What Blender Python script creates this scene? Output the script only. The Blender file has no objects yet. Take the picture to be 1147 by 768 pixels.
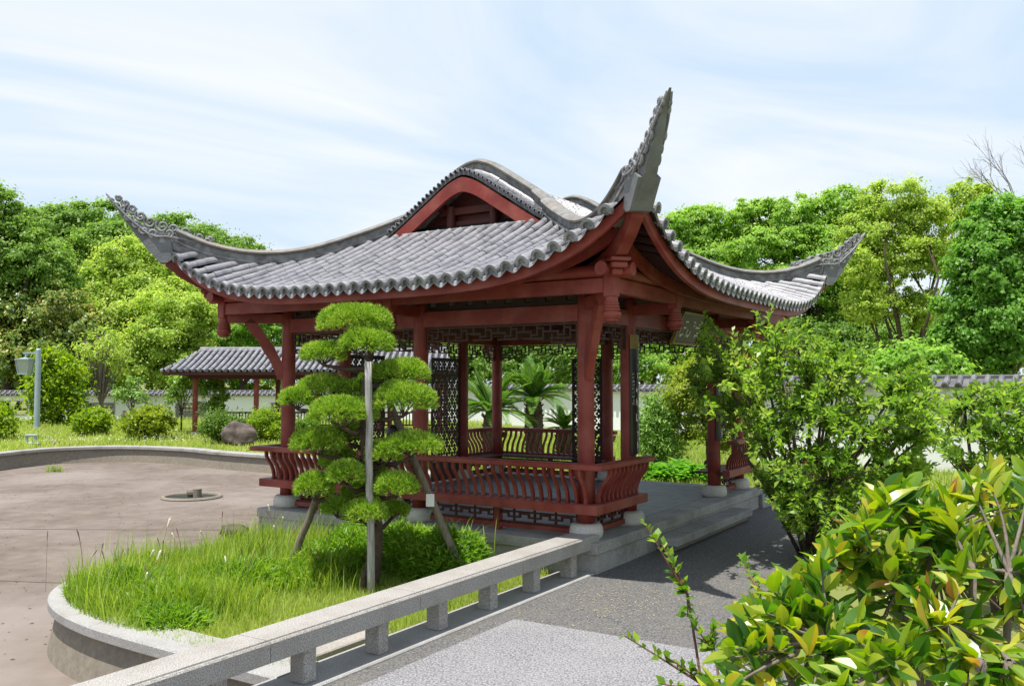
import bpy, bmesh, math, random
import numpy as np
from mathutils import Vector, Matrix
random.seed(7); rng = np.random.default_rng(11)
R = math.radians
scene = bpy.context.scene
col = scene.collection

# ------------------------------------------------------------------ camera, sky, sun, exposure
cam = bpy.data.cameras.new('camera'); cam_o = bpy.data.objects.new('camera', cam); col.objects.link(cam_o)
cam.sensor_width = 36; cam.lens = 36 * 993.7 / 1147; cam.clip_start = 0.05; cam.clip_end = 3000
EYE = 1.75
cam_o.location = (0, 0, EYE); cam_o.rotation_euler = (math.pi / 2 + 0.0432, 0, 0)
scene.camera = cam_o

YAW = R(31.98)
U = np.array([math.sin(YAW), math.cos(YAW)]); V = np.array([-math.cos(YAW), math.sin(YAW)])
C0 = np.array([.8329, 10.018]); W, L = 5.40, 4.693
SUN_EL = R(75.5)
SUN = Vector((-U[0] * math.cos(SUN_EL) + .03 * V[0], -U[1] * math.cos(SUN_EL) + .03 * V[1], math.sin(SUN_EL))).normalized()

world = bpy.data.worlds.new('World'); scene.world = world; world.use_nodes = True
nt = world.node_tree; N = nt.nodes; K = nt.links
bg = N['Background']
sky = N.new('ShaderNodeTexSky'); sky.sky_type = 'NISHITA'; sky.sun_disc = False
sky.sun_elevation = SUN_EL; sky.sun_rotation = math.atan2(SUN.x, SUN.y); sky.air_density = 1.0; sky.dust_density = 1.2; sky.ozone_density = 1.0
tc = N.new('ShaderNodeTexCoord'); sep = N.new('ShaderNodeSeparateXYZ'); K.new(tc.outputs['Generated'], sep.inputs[0])
def wmath(op, a, b):
    m = N.new('ShaderNodeMath'); m.operation = op
    for i, q in enumerate((a, b)):
        if isinstance(q, (int, float)): m.inputs[i].default_value = q
        else: K.new(q, m.inputs[i])
    return m.outputs[0]
zz = wmath('ADD', wmath('MAXIMUM', sep.outputs[2], 0.0), .22)
cx_ = wmath('DIVIDE', sep.outputs[0], zz); cy_ = wmath('DIVIDE', sep.outputs[1], zz)
comb = N.new('ShaderNodeCombineXYZ')
K.new(wmath('ADD', wmath('MULTIPLY', cx_, .55), wmath('MULTIPLY', cy_, .35)), comb.inputs[0])
K.new(wmath('SUBTRACT', wmath('MULTIPLY', cy_, 1.0), wmath('MULTIPLY', cx_, .6)), comb.inputs[1])
nz = N.new('ShaderNodeTexNoise'); nz.inputs['Scale'].default_value = 1.15; nz.inputs['Detail'].default_value = 9; nz.inputs['Roughness'].default_value = .52; nz.inputs['Distortion'].default_value = 1.3
K.new(comb.outputs[0], nz.inputs['Vector'])
rp = N.new('ShaderNodeValToRGB'); rp.color_ramp.elements[0].position = .36; rp.color_ramp.elements[0].color = (5.2, 6.4, 7.7, 1); rp.color_ramp.elements[1].position = .62; rp.color_ramp.elements[1].color = (7.7, 7.9, 8.2, 1)
K.new(nz.outputs['Fac'], rp.inputs[0])
mx = N.new('ShaderNodeMix'); mx.data_type = 'RGBA'
mr = N.new('ShaderNodeMapRange'); mr.inputs[1].default_value = .40; mr.inputs[2].default_value = .80; mr.inputs[3].default_value = .88; mr.inputs[4].default_value = .18
K.new(sep.outputs[2], mr.inputs[0]); K.new(mr.outputs[0], mx.inputs[0]); K.new(sky.outputs[0], mx.inputs[6]); K.new(rp.outputs[0], mx.inputs[7])
K.new(mx.outputs[2], bg.inputs[0]); bg.inputs[1].default_value = 0.1

sun = bpy.data.lights.new('sun', 'SUN'); sun.energy = 5.0; sun.angle = R(.55); sun.color = (1, .955, .88)
sun_o = bpy.data.objects.new('sun', sun); col.objects.link(sun_o)
sun_o.rotation_mode = 'QUATERNION'; sun_o.rotation_quaternion = SUN.to_track_quat('Z', 'Y'); sun_o.location = (-10, -10, 40)
vs = scene.view_settings; vs.view_transform = 'Standard'; vs.look = 'None'; vs.gamma = 1; vs.use_curve_mapping = False; vs.exposure = 0.45
scene.cycles.max_bounces = 9; scene.cycles.diffuse_bounces = 6; scene.cycles.transparent_max_bounces = 6; scene.cycles.use_denoising = True

# ------------------------------------------------------------------ materials
def mat(name, base, rough=.7, var=None, vscale=3., bump=0, bscale=40., spec=.4, var2=None, v2scale=.6, v2amt=.5, coords='Object', stretch=None, metal=0):
    m = bpy.data.materials.new(name); m.use_nodes = True; t = m.node_tree; n = t.nodes; k = t.links
    b = n['Principled BSDF']; b.inputs['Roughness'].default_value = rough; b.inputs['Specular IOR Level'].default_value = spec; b.inputs['Metallic'].default_value = metal
    b.inputs['Base Color'].default_value = (*base, 1)
    c = n.new('ShaderNodeTexCoord'); vec = c.outputs[coords]
    if stretch:
        mp = n.new('ShaderNodeMapping'); mp.inputs['Scale'].default_value = stretch; k.new(vec, mp.inputs[0]); vec = mp.outputs[0]
    last = None
    if var:
        a = n.new('ShaderNodeTexNoise'); a.inputs['Scale'].default_value = vscale; a.inputs['Detail'].default_value = 8; a.inputs['Roughness'].default_value = .65; k.new(vec, a.inputs['Vector'])
        r = n.new('ShaderNodeValToRGB'); r.color_ramp.elements[0].position = .34; r.color_ramp.elements[1].position = .68
        r.color_ramp.elements[0].color = (*var, 1); r.color_ramp.elements[1].color = (*base, 1); k.new(a.outputs['Fac'], r.inputs[0]); last = r.outputs[0]
    if var2:
        a2 = n.new('ShaderNodeTexNoise'); a2.inputs['Scale'].default_value = v2scale; a2.inputs['Detail'].default_value = 6; k.new(vec, a2.inputs['Vector'])
        r2 = n.new('ShaderNodeValToRGB'); r2.color_ramp.elements[0].position = .42; r2.color_ramp.elements[1].position = .66
        r2.color_ramp.elements[0].color = (0, 0, 0, 1); r2.color_ramp.elements[1].color = (v2amt, v2amt, v2amt, 1); k.new(a2.outputs['Fac'], r2.inputs[0])
        x = n.new('ShaderNodeMix'); x.data_type = 'RGBA'; k.new(r2.outputs[0], x.inputs[0])
        if last: k.new(last, x.inputs[6])
        else: x.inputs[6].default_value = (*base, 1)
        x.inputs[7].default_value = (*var2, 1); last = x.outputs[2]
    if last: k.new(last, b.inputs['Base Color'])
    if bump:
        a3 = n.new('ShaderNodeTexNoise'); a3.inputs['Scale'].default_value = bscale; a3.inputs['Detail'].default_value = 5; k.new(vec, a3.inputs['Vector'])
        bp = n.new('ShaderNodeBump'); bp.inputs['Strength'].default_value = bump; bp.inputs['Distance'].default_value = .02
        k.new(a3.outputs['Fac'], bp.inputs['Height']); k.new(bp.outputs[0], b.inputs['Normal'])
    return m

def leafmat(name, cols, trans=.35, rough=.45, spec=.35, cscale=.5):
    """per-leaf colour variety from Random Per Island, plus a little patch variety"""
    m = bpy.data.materials.new(name); m.use_nodes = True; t = m.node_tree; n = t.nodes; k = t.links
    b = n['Principled BSDF']; b.inputs['Roughness'].default_value = rough; b.inputs['Specular IOR Level'].default_value = spec
    g = n.new('ShaderNodeNewGeometry'); c = n.new('ShaderNodeTexCoord')
    a = n.new('ShaderNodeTexNoise'); a.inputs['Scale'].default_value = cscale; a.inputs['Detail'].default_value = 3; k.new(c.outputs['Object'], a.inputs['Vector'])
    ad = n.new('ShaderNodeMath'); ad.operation = 'MULTIPLY_ADD'; k.new(a.outputs['Fac'], ad.inputs[0]); ad.inputs[1].default_value = .7
    sc = n.new('ShaderNodeMath'); sc.operation = 'MULTIPLY_ADD'; k.new(g.outputs['Random Per Island'], sc.inputs[0]); sc.inputs[1].default_value = .62; sc.inputs[2].default_value = -.16
    k.new(sc.outputs[0], ad.inputs[2])
    r = n.new('ShaderNodeValToRGB'); el = r.color_ramp.elements
    el[0].position = cols[0][0]; el[0].color = (*cols[0][1], 1); el[1].position = cols[-1][0]; el[1].color = (*cols[-1][1], 1)
    for p, cc in cols[1:-1]:
        e = el.new(p); e.color = (*cc, 1)
    k.new(ad.outputs[0], r.inputs[0]); k.new(r.outputs[0], b.inputs['Base Color'])
    tr = n.new('ShaderNodeBsdfTranslucent'); mxs = n.new('ShaderNodeMixShader'); mxs.inputs[0].default_value = trans
    hs = n.new('ShaderNodeHueSaturation'); hs.inputs['Value'].default_value = 1.9; hs.inputs['Saturation'].default_value = 1.1; k.new(r.outputs[0], hs.inputs['Color']); k.new(hs.outputs[0], tr.inputs[0])
    k.new(b.outputs[0], mxs.inputs[1]); k.new(tr.outputs[0], mxs.inputs[2]); k.new(mxs.outputs[0], n['Material Output'].inputs[0])
    return m

def granite(name, light, dark, speck=.5, scale=160., stain=(.12, .11, .095), stain_amt=.55, sscale=1.4, joint=None):
    m = bpy.data.materials.new(name); m.use_nodes = True; t = m.node_tree; n = t.nodes; k = t.links
    b = n['Principled BSDF']; b.inputs['Roughness'].default_value = .75; b.inputs['Specular IOR Level'].default_value = .3
    c = n.new('ShaderNodeTexCoord')
    a = n.new('ShaderNodeTexNoise'); a.inputs['Scale'].default_value = scale; a.inputs['Detail'].default_value = 3; a.inputs['Roughness'].default_value = .8; k.new(c.outputs['Object'], a.inputs['Vector'])
    r = n.new('ShaderNodeValToRGB'); r.color_ramp.elements[0].position = .5 - speck * .2; r.color_ramp.elements[1].position = .5 + speck * .2
    r.color_ramp.elements[0].color = (*dark, 1); r.color_ramp.elements[1].color = (*light, 1); k.new(a.outputs['Fac'], r.inputs[0])
    s = n.new('ShaderNodeTexNoise'); s.inputs['Scale'].default_value = sscale; s.inputs['Detail'].default_value = 8; s.inputs['Roughness'].default_value = .7; k.new(c.outputs['Object'], s.inputs['Vector'])
    r2 = n.new('ShaderNodeValToRGB'); r2.color_ramp.elements[0].position = .45; r2.color_ramp.elements[1].position = .72; r2.color_ramp.elements[0].color = (0, 0, 0, 1); r2.color_ramp.elements[1].color = (stain_amt,) * 3 + (1,)
    k.new(s.outputs['Fac'], r2.inputs[0])
    x = n.new('ShaderNodeMix'); x.data_type = 'RGBA'; k.new(r2.outputs[0], x.inputs[0]); k.new(r.outputs[0], x.inputs[6]); x.inputs[7].default_value = (*stain, 1)
    k.new(x.outputs[2], b.inputs['Base Color'])
    bp = n.new('ShaderNodeBump'); bp.inputs['Strength'].default_value = .25; bp.inputs['Distance'].default_value = .004; k.new(a.outputs['Fac'], bp.inputs['Height']); k.new(bp.outputs[0], b.inputs['Normal'])
    return m

M = {}
M['red'] = mat('red_paint', (.25, .037, .028), .5, var=(.16, .024, .019), vscale=2.2, bump=.12, bscale=25, spec=.35, var2=(.34, .11, .085), v2scale=3.2, v2amt=.45)
M['red_dark'] = mat('dark_red_paint', (.10, .018, .015), .6, var=(.06, .012, .010), vscale=3, bump=.1)  # darker red for gable walls, cross beams, bench seats and corridor timber
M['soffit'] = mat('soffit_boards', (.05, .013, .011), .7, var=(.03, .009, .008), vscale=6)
M['lattice'] = mat('dark_lattice_wood', (.045, .022, .018), .6, var=(.025, .014, .012), vscale=8)
M['fret'] = mat('brown_fret_wood', (.07, .028, .022), .6, var=(.045, .02, .016), vscale=5)
M['tile'] = mat('roof_tile', (.30, .30, .325), .4, var=(.155, .155, .17), vscale=6, bump=.12, bscale=60, spec=.6, var2=(.40, .39, .40), v2scale=2.2, v2amt=.4)
M['tile_pan'] = mat('pan_tile', (.035, .035, .04), .65, var=(.02, .02, .023), vscale=9)
M['tile_end'] = mat('tile_end', (.30, .305, .33), .5, var=(.13, .133, .145), vscale=14, var2=(.40, .40, .41), v2scale=6, v2amt=.6)
M['ridge'] = mat('ridge_mortar', (.20, .205, .215), .7, var=(.09, .09, .095), vscale=5, bump=.25, bscale=30, var2=(.36, .35, .34), v2scale=8, v2amt=.6)
M['ridge_cap'] = mat('ridge_cap', (.27, .265, .255), .75, var=(.13, .127, .12), vscale=7, bump=.3, bscale=30, var2=(.28, .20, .14), v2scale=1.6, v2amt=.35)
M['finial'] = mat('finial_stone', (.185, .195, .21), .65, var=(.12, .125, .13), vscale=5, bump=.2, bscale=30)
M['scroll'] = mat('scroll_relief', (.30, .30, .315), .6, var=(.15, .15, .16), vscale=8, bump=.2)
M['granite'] = granite('granite_rail', (.50, .475, .44), (.16, .155, .15), .6, 110., (.17, .145, .11), .45, 2.5)
M['granite_cop'] = granite('granite_coping', (.48, .475, .465), (.19, .19, .185), .6, 120., (.20, .18, .15), .55, 2.6)
M['granite_plat'] = granite('granite_platform', (.44, .43, .41), (.24, .235, .225), .6, 90., (.13, .12, .105), .7, 2.4)
M['granite_base'] = granite('granite_column_base', (.66, .63, .58), (.42, .40, .37), .5, 90., (.26, .24, .2), .3, 4.)
M['concrete'] = granite('weathered_concrete', (.27, .24, .19), (.18, .155, .12), .9, 14., (.17, .155, .13), .6, 1.1)
M['pond'] = mat('pond_floor', (.185, .146, .120), .85, var=(.115, .090, .074), vscale=2.6, bump=.3, bscale=9, var2=(.27, .235, .21), v2scale=.35, v2amt=.6, coords='Object')
M['asphalt'] = granite('dark_asphalt', (.20, .195, .19), (.04, .04, .043), .5, 75., (.18, .165, .13), .3, 2.5)
M['exposed'] = granite('washed_granite_paving', (.34, .335, .345), (.085, .085, .095), .45, 62., (.36, .35, .35), .3, 1.2)
M['floor'] = mat('slate_floor', (.15, .165, .195), .5, var=(.085, .093, .112), vscale=3, bump=.1)
M['soil'] = mat('lawn_soil', (.17, .21, .045), .95, var=(.14, .13, .05), vscale=.8, bump=.3, var2=(.22, .25, .06), v2scale=.25, v2amt=.7)
M['plaster'] = mat('white_plaster', (.86, .88, .88), .85, var=(.80, .82, .82), vscale=.7, bump=.05, var2=(.62, .64, .62), v2scale=.35, v2amt=.35)
M['wall_tile'] = mat('wall_cap_tile', (.15, .148, .158), .55, var=(.07, .07, .076), vscale=4, bump=.2)
M['wall_tile2'] = mat('wall_cover_tile', (.22, .22, .235), .5, var=(.10, .10, .11), vscale=5)
M['win'] = mat('lattice_window_frame', (.33, .33, .30), .8, var=(.24, .24, .22), vscale=5)
M['dark'] = mat('opening_shade', (.02, .025, .02), .9)  # near-black colour standing for the shade inside the drain and the slab's slot
M['bark'] = mat('bark', (.11, .08, .055), .9, var=(.05, .037, .028), vscale=9, bump=.6, bscale=25)
M['bark_grey'] = mat('grey_bark', (.22, .18, .15), .85, var=(.11, .09, .075), vscale=12, bump=.5, bscale=30)
M['bark_pine'] = mat('pine_bark', (.11, .075, .05), .9, var=(.05, .035, .026), vscale=14, bump=.8, bscale=30)
M['pole'] = mat('weathered_pole', (.52, .50, .48), .85, var=(.26, .25, .235), vscale=7, bump=.5, bscale=20, stretch=(9, 9, .6))
M['pole2'] = mat('brown_pole', (.24, .20, .15), .85, var=(.13, .105, .08), vscale=7, bump=.5, bscale=20, stretch=(6, 6, .8))
M['tag'] = mat('white_tag', (.8, .8, .8), .5)
M['lamp'] = mat('lamp_paint', (.34, .42, .47), .45, var=(.27, .34, .39), vscale=3, spec=.5)
M['glass'] = mat('lamp_glass', (.38, .42, .40), .25, spec=.5)
M['rock'] = mat('boulder_stone', (.115, .085, .072), .9, var=(.045, .035, .03), vscale=2.2, bump=.9, bscale=6, var2=(.24, .20, .18), v2scale=4, v2amt=.45)
M['black'] = mat('black_lacquer', (.012, .011, .010), .35, spec=.5, var=(.025, .02, .016), vscale=5)
M['gold'] = mat('old_gold_leaf', (.30, .19, .025), .5, var=(.16, .11, .025), vscale=5)
M['plaque'] = mat('aged_plaque', (.05, .04, .02), .5, var=(.028, .022, .012), vscale=4)
M['ink'] = mat('pale_lettering', (.62, .60, .56), .6)
M['skin'] = mat('skin', (.46, .28, .2), .55); M['hair'] = mat('hair', (.014, .011, .011), .45); M['shirt'] = mat('white_shirt', (.72, .74, .78), .8); M['trousers'] = mat('dark_trousers', (.04, .045, .06), .85)
M['slab'] = granite('paving_slab_stone', (.40, .375, .34), (.27, .25, .23), .8, 40., (.22, .2, .17), .5, 2.)
M['metal'] = mat('grey_metal', (.3, .33, .35), .5, metal=.3)
M['cycad_trunk'] = mat('cycad_trunk', (.12, .09, .05), .95, var=(.04, .03, .02), vscale=18, bump=1, bscale=22)

L_ = leafmat
M['pine'] = L_('pine_needles', [(.1, (.05, .14, .014)), (.42, (.20, .38, .03)), (.72, (.46, .60, .075)), (.95, (.66, .68, .18))], .2, .5, cscale=5.)
M['zelkova'] = L_('zelkova_leaves', [(.1, (.12, .23, .03)), (.5, (.27, .44, .07)), (.9, (.46, .60, .14))], .5, cscale=.25)
M['deep'] = L_('deep_green_leaves', [(.1, (.09, .18, .03)), (.5, (.19, .32, .055)), (.9, (.33, .46, .10))], .5, cscale=.25)
M['camphor'] = L_('camphor_leaves', [(.1, (.14, .24, .03)), (.45, (.33, .45, .07)), (.9, (.58, .65, .17))], .5, cscale=.28)
M['magnolia'] = L_('magnolia_leaves', [(.1, (0.071, 0.155, 0.036)), (.55, (0.200, 0.291, 0.055)), (.9, (0.601, 0.491, 0.146))], 0.4, .35, .5, cscale=.4)
M['maple'] = L_('maple_leaves', [(.1, (.12, .24, .03)), (.5, (.24, .42, .06)), (.9, (.40, .56, .12))], 0.5, cscale=.3)
M['rightmaple'] = L_('broad_green_leaves', [(.1, (.07, .17, .025)), (.5, (.16, .33, .05)), (.9, (.30, .48, .10))], .5, cscale=.4)
M['bush'] = L_('bush_leaves', [(.1, (0.087, 0.166, 0.016)), (.5, (0.217, 0.345, 0.028)), (.9, (0.435, 0.524, 0.055))], 0.4, cscale=1.)
M['bushdark'] = L_('hedge_leaves', [(.1, (0.059, 0.125, 0.025)), (.5, (0.119, 0.218, 0.031)), (.9, (0.237, 0.328, 0.055))], 0.4, cscale=1.)
M['bushyel'] = L_('golden_bush_leaves', [(.1, (0.108, 0.168, 0.018)), (.5, (0.228, 0.312, 0.030)), (.9, (0.396, 0.444, 0.060))], 0.4, cscale=1.)
M['willow'] = L_('narrow_pale_leaves', [(.1, (0.097, 0.193, 0.034)), (.5, (0.221, 0.373, 0.076)), (.9, (0.414, 0.552, 0.179))], .35, cscale=1.2)
M['hosta'] = L_('hosta_leaves', [(.1, (0.065, 0.182, 0.026)), (.5, (0.130, 0.312, 0.039)), (.9, (0.260, 0.468, 0.091))], 0.4, .35, cscale=2.)
M['quince'] = L_('quince_leaves', [(.08, (.06, .15, .02)), (.42, (.16, .29, .04)), (.75, (.30, .42, .07)), (.90, (.42, .47, .12)), (.93, (.5, .09, .04))], .45, .4, .4, cscale=1.6)
M['foreleaf'] = L_('glossy_broad_leaves', [(.05, (.020, .07, .012)), (.36, (.075, .18, .018)), (.58, (.20, .31, .028)), (.75, (.42, .45, .05)), (.84, (.46, .34, .05)), (.885, (.42, .18, .06))], .42, .3, .5, cscale=6.)
M['twigleaf'] = L_('rose_leaves', [(.1, (.05, .13, .02)), (.5, (.14, .26, .03)), (.9, (.30, .40, .05))], .4, .45, cscale=3.)
M['grass'] = L_('grass_blades', [(.1, (.09, .18, .018)), (.5, (.23, .34, .035)), (.82, (.38, .46, .075)), (.92, (.48, .42, .2))], .42, .5, cscale=1.6)
M['lawn'] = L_('lawn_blades', [(.1, (.15, .23, .035)), (.5, (.29, .38, .06)), (.8, (.43, .47, .12))], 0.45, .6, cscale=.35)
M['sasa'] = L_('dwarf_bamboo_leaves', [(.1, (.07, .17, .02)), (.5, (.17, .32, .035)), (.85, (.31, .45, .06)), (.95, (.46, .38, .17))], .4, .45, cscale=1.2)
M['cycad'] = L_('cycad_fronds', [(.1, (0.041, 0.118, 0.021)), (.5, (0.103, 0.220, 0.034)), (.9, (0.266, 0.372, 0.068))], 0.3, .35, .5, cscale=1.)
M['stemred'] = mat('reddish_stem', (.19, .085, .055), .7, var=(.10, .05, .035), vscale=20)
M['seed'] = mat('dry_seed_heads', (.20, .12, .08), .9); M['seedpale'] = mat('pale_seed_heads', (.7, .65, .5), .9)

# ------------------------------------------------------------------ mesh helpers
class MB:
    def __init__(s): s.v = []; s.f = []; s.smooth = False
    def add(s, vs, fs):
        o = len(s.v); s.v += [tuple(map(float, p)) for p in vs]; s.f += [tuple(i + o for i in f) for f in fs]
    def box(s, c, size, rz=0, taper=1, bev=0):
        x, y, z = [q / 2 for q in size]; b = min(bev, x * .45, y * .45, z * .45)
        cr, sr = math.cos(rz), math.sin(rz)
        def T(p): return (c[0] + p[0] * cr - p[1] * sr, c[1] + p[0] * sr + p[1] * cr, c[2] + p[2])
        if b <= 0:
            P = [(-x, -y, -z), (x, -y, -z), (x, y, -z), (-x, y, -z)] + [(-x * taper, -y * taper, z), (x * taper, -y * taper, z), (x * taper, y * taper, z), (-x * taper, y * taper, z)]
            s.add([T(p) for p in P], [(3, 2, 1, 0), (4, 5, 6, 7), (0, 1, 5, 4), (1, 2, 6, 5), (2, 3, 7, 6), (3, 0, 4, 7)])
        else:
            rings = []
            for (zz_, k) in ((-z, b), (-z + b, 0), (z - b, 0), (z, b)):
                X, Y = x - k, y - k; e = b if k == 0 else b * .6
                rings.append([(-X + e, -Y, zz_), (X - e, -Y, zz_), (X, -Y + e, zz_), (X, Y - e, zz_), (X - e, Y, zz_), (-X + e, Y, zz_), (-X, Y - e, zz_), (-X, -Y + e, zz_)])
            P = [T(p) for r in rings for p in r]; F = []
            for i in range(3):
                for j in range(8):
                    k = (j + 1) % 8; F.append((i * 8 + j, i * 8 + k, i * 8 + 8 + k, i * 8 + 8 + j))
            F.append(tuple(range(7, -1, -1))); F.append(tuple(range(24, 32))); s.add(P, F)
    def bar(s, a, b, w, h=None, up=(0, 0, 1)):
        a, b = Vector(a), Vector(b); h = h or w; d = (b - a).normalized(); u_ = Vector(up)
        if abs(d.dot(u_)) > .98: u_ = Vector((1, 0, 0))
        sd = d.cross(u_).normalized() * w / 2; n_ = sd.cross(d).normalized() * h / 2
        P = [a - sd - n_, a + sd - n_, a + sd + n_, a - sd + n_, b - sd - n_, b + sd - n_, b + sd + n_, b - sd + n_]
        s.add(P, [(0, 1, 2, 3), (7, 6, 5, 4), (0, 4, 5, 1), (1, 5, 6, 2), (2, 6, 7, 3), (3, 7, 4, 0)])
    def tube(s, pts, rad, seg=8, cap=True):
        pts = [Vector(p) for p in pts]; n_ = len(pts)
        if isinstance(rad, (int, float)): rad = [rad] * n_
        prev = None; P = []
        for i, p in enumerate(pts):
            d = (pts[min(i + 1, n_ - 1)] - pts[max(i - 1, 0)])
            d = d.normalized() if d.length > 1e-9 else Vector((0, 0, 1))
            if prev is None:
                a = d.orthogonal().normalized()
            else:
                a = prev - d * prev.dot(d); a = a.normalized() if a.length > 1e-6 else d.orthogonal().normalized()
            prev = a; b = d.cross(a)
            for j in range(seg):
                t = 2 * math.pi * j / seg; P.append(p + (a * math.cos(t) + b * math.sin(t)) * rad[i])
        F = [(i * seg + j, i * seg + (j + 1) % seg, (i + 1) * seg + (j + 1) % seg, (i + 1) * seg + j) for i in range(n_ - 1) for j in range(seg)]
        if cap: F += [tuple(range(seg - 1, -1, -1)), tuple(range((n_ - 1) * seg, n_ * seg))]
        s.add(P, F)
    def lathe(s, c, prof, seg=24):
        P = [(c[0] + r * math.cos(2 * math.pi * j / seg), c[1] + r * math.sin(2 * math.pi * j / seg), c[2] + z) for r, z in prof for j in range(seg)]
        n_ = len(prof)
        F = [(i * seg + j, i * seg + (j + 1) % seg, (i + 1) * seg + (j + 1) % seg, (i + 1) * seg + j) for i in range(n_ - 1) for j in range(seg)]
        F += [tuple(range(seg - 1, -1, -1)), tuple(range((n_ - 1) * seg, n_ * seg))]; s.add(P, F)
    def sweep(s, pts, prof, closed=False):
        """pts: (x,y,z); prof: closed outline (offset along the left normal, height)"""
        pts = [np.array(p, float) for p in pts]; n_ = len(pts); m_ = len(prof); P = []
        for i in range(n_):
            def dirn(a, b):
                d = (b - a)[:2]; q = np.linalg.norm(d); return d / q if q > 1e-9 else np.array([1., 0])
            if closed: d0 = dirn(pts[i - 1], pts[i]); d1 = dirn(pts[i], pts[(i + 1) % n_])
            else:
                d0 = dirn(pts[max(i - 1, 0)], pts[max(i, 1)]); d1 = dirn(pts[min(i, n_ - 2)], pts[min(i + 1, n_ - 1)])
            n0 = np.array([-d0[1], d0[0]]); n1 = np.array([-d1[1], d1[0]]); mm = n0 + n1; mm /= max(np.linalg.norm(mm), 1e-6)
            k = 1 / max(mm.dot(n0), .35)
            for o, h in prof: P.append((pts[i][0] + mm[0] * k * o, pts[i][1] + mm[1] * k * o, pts[i][2] + h))
        F = []
        for i in range(n_ if closed else n_ - 1):
            a = i * m_; b = ((i + 1) % n_) * m_
            for j in range(m_):
                k = (j + 1) % m_; F.append((a + j, b + j, b + k, a + k))
        if not closed: F += [tuple(range(m_)), tuple(range((n_ - 1) * m_ + m_ - 1, (n_ - 1) * m_ - 1, -1))]
        s.add(P, F)
    def grid(s, G):
        n_, m_ = len(G), len(G[0]); s.add([p for r in G for p in r], [(i * m_ + j, i * m_ + j + 1, (i + 1) * m_ + j + 1, (i + 1) * m_ + j) for i in range(n_ - 1) for j in range(m_ - 1)])
    def plate(s, mask, cell, th, T):
        """raster plate with holes; T maps (x, depth, z) -> point"""
        H, Wd = mask.shape; P = []; F = []
        def q(a, b, c, d):
            o = len(P); P.extend([T(*a), T(*b), T(*c), T(*d)]); F.append((o, o + 1, o + 2, o + 3))
        t = th / 2
        for i in range(H):
            j = 0
            while j < Wd:
                if mask[i, j]:
                    k = j
                    while k < Wd and mask[i, k]: k += 1
                    x0, x1, z0, z1 = j * cell, k * cell, i * cell, (i + 1) * cell
                    q((x0, -t, z0), (x1, -t, z0), (x1, -t, z1), (x0, -t, z1)); q((x1, t, z0), (x0, t, z0), (x0, t, z1), (x1, t, z1))
                    q((x0, t, z0), (x0, -t, z0), (x0, -t, z1), (x0, t, z1)); q((x1, -t, z0), (x1, t, z0), (x1, t, z1), (x1, -t, z1))
                    j = k
                else: j += 1
        for i in range(H + 1):
            up = mask[i] if i < H else np.zeros(Wd, bool); dn = mask[i - 1] if i > 0 else np.zeros(Wd, bool)
            df = up != dn; j = 0
            while j < Wd:
                if df[j]:
                    k = j
                    while k < Wd and df[k]: k += 1
                    q((j * cell, -t, i * cell), (j * cell, t, i * cell), (k * cell, t, i * cell), (k * cell, -t, i * cell)); j = k
                else: j += 1
        s.add(P, F)
    def build(s, name, material, parent=None, off=(0, 0, 0), smooth=False, normals=True):
        me = bpy.data.meshes.new(name); me.from_pydata([(x - off[0], y - off[1], z - off[2]) for x, y, z in s.v], [], s.f)
        if normals:
            bm = bmesh.new(); bm.from_mesh(me); bmesh.ops.recalc_face_normals(bm, faces=bm.faces); bm.to_mesh(me); bm.free()
        if smooth:
            me.polygons.foreach_set('use_smooth', [True] * len(me.polygons))
        me.materials.append(material); me.update()
        o = bpy.data.objects.new(name, me); col.objects.link(o)
        if parent: o.parent = parent
        return o

def npmesh(name, Vv, F, material, parent=None, smooth=False):
    """quads or tris from numpy arrays"""
    me = bpy.data.meshes.new(name); nv = len(Vv); nf, k = F.shape
    me.vertices.add(nv); me.vertices.foreach_set('co', np.ascontiguousarray(Vv, np.float32).ravel())
    me.loops.add(nf * k); me.loops.foreach_set('vertex_index', np.ascontiguousarray(F, np.int32).ravel())
    me.polygons.add(nf); me.polygons.foreach_set('loop_start', np.arange(0, nf * k, k, dtype=np.int32))
    if smooth: me.polygons.foreach_set('use_smooth', np.ones(nf, bool))
    me.update(calc_edges=True); me.validate()
    me.materials.append(material)
    o = bpy.data.objects.new(name, me); col.objects.link(o)
    if parent: o.parent = parent
    return o

def tag(o, label=None, cat=None, group=None, kind=None):
    if label: o['label'] = label
    if cat: o['category'] = cat
    if group: o['group'] = group
    if kind: o['kind'] = kind
    return o
def empty(name, loc, label, cat, group=None, rz=0):
    o = bpy.data.objects.new(name, None); col.objects.link(o); o.location = loc; o.rotation_euler = (0, 0, rz); o.empty_display_size = .2
    return tag(o, label, cat, group)
def copy_tree(o, parent=None):
    c = o.copy(); col.objects.link(c)
    if parent: c.parent = parent
    for ch in list(o.children): copy_tree(ch, c)
    return c
def uv(u, v, z=0): p = C0 + u * U + v * V; return (p[0], p[1], z)
def at(px, py, d):
    """a spot seen in the photograph, at d metres in front of the camera"""
    a = (px - 573.5) / 993.7; b = -(py - 384) / 993.7; c, s = math.cos(.0432), math.sin(.0432)
    r = np.array([a, c - b * s, s + b * c]); r *= d / r[1]; return np.array([r[0], r[1], r[2] + EYE])
def unit(a): return a / np.maximum(np.linalg.norm(a, axis=-1, keepdims=True), 1e-9)

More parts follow.
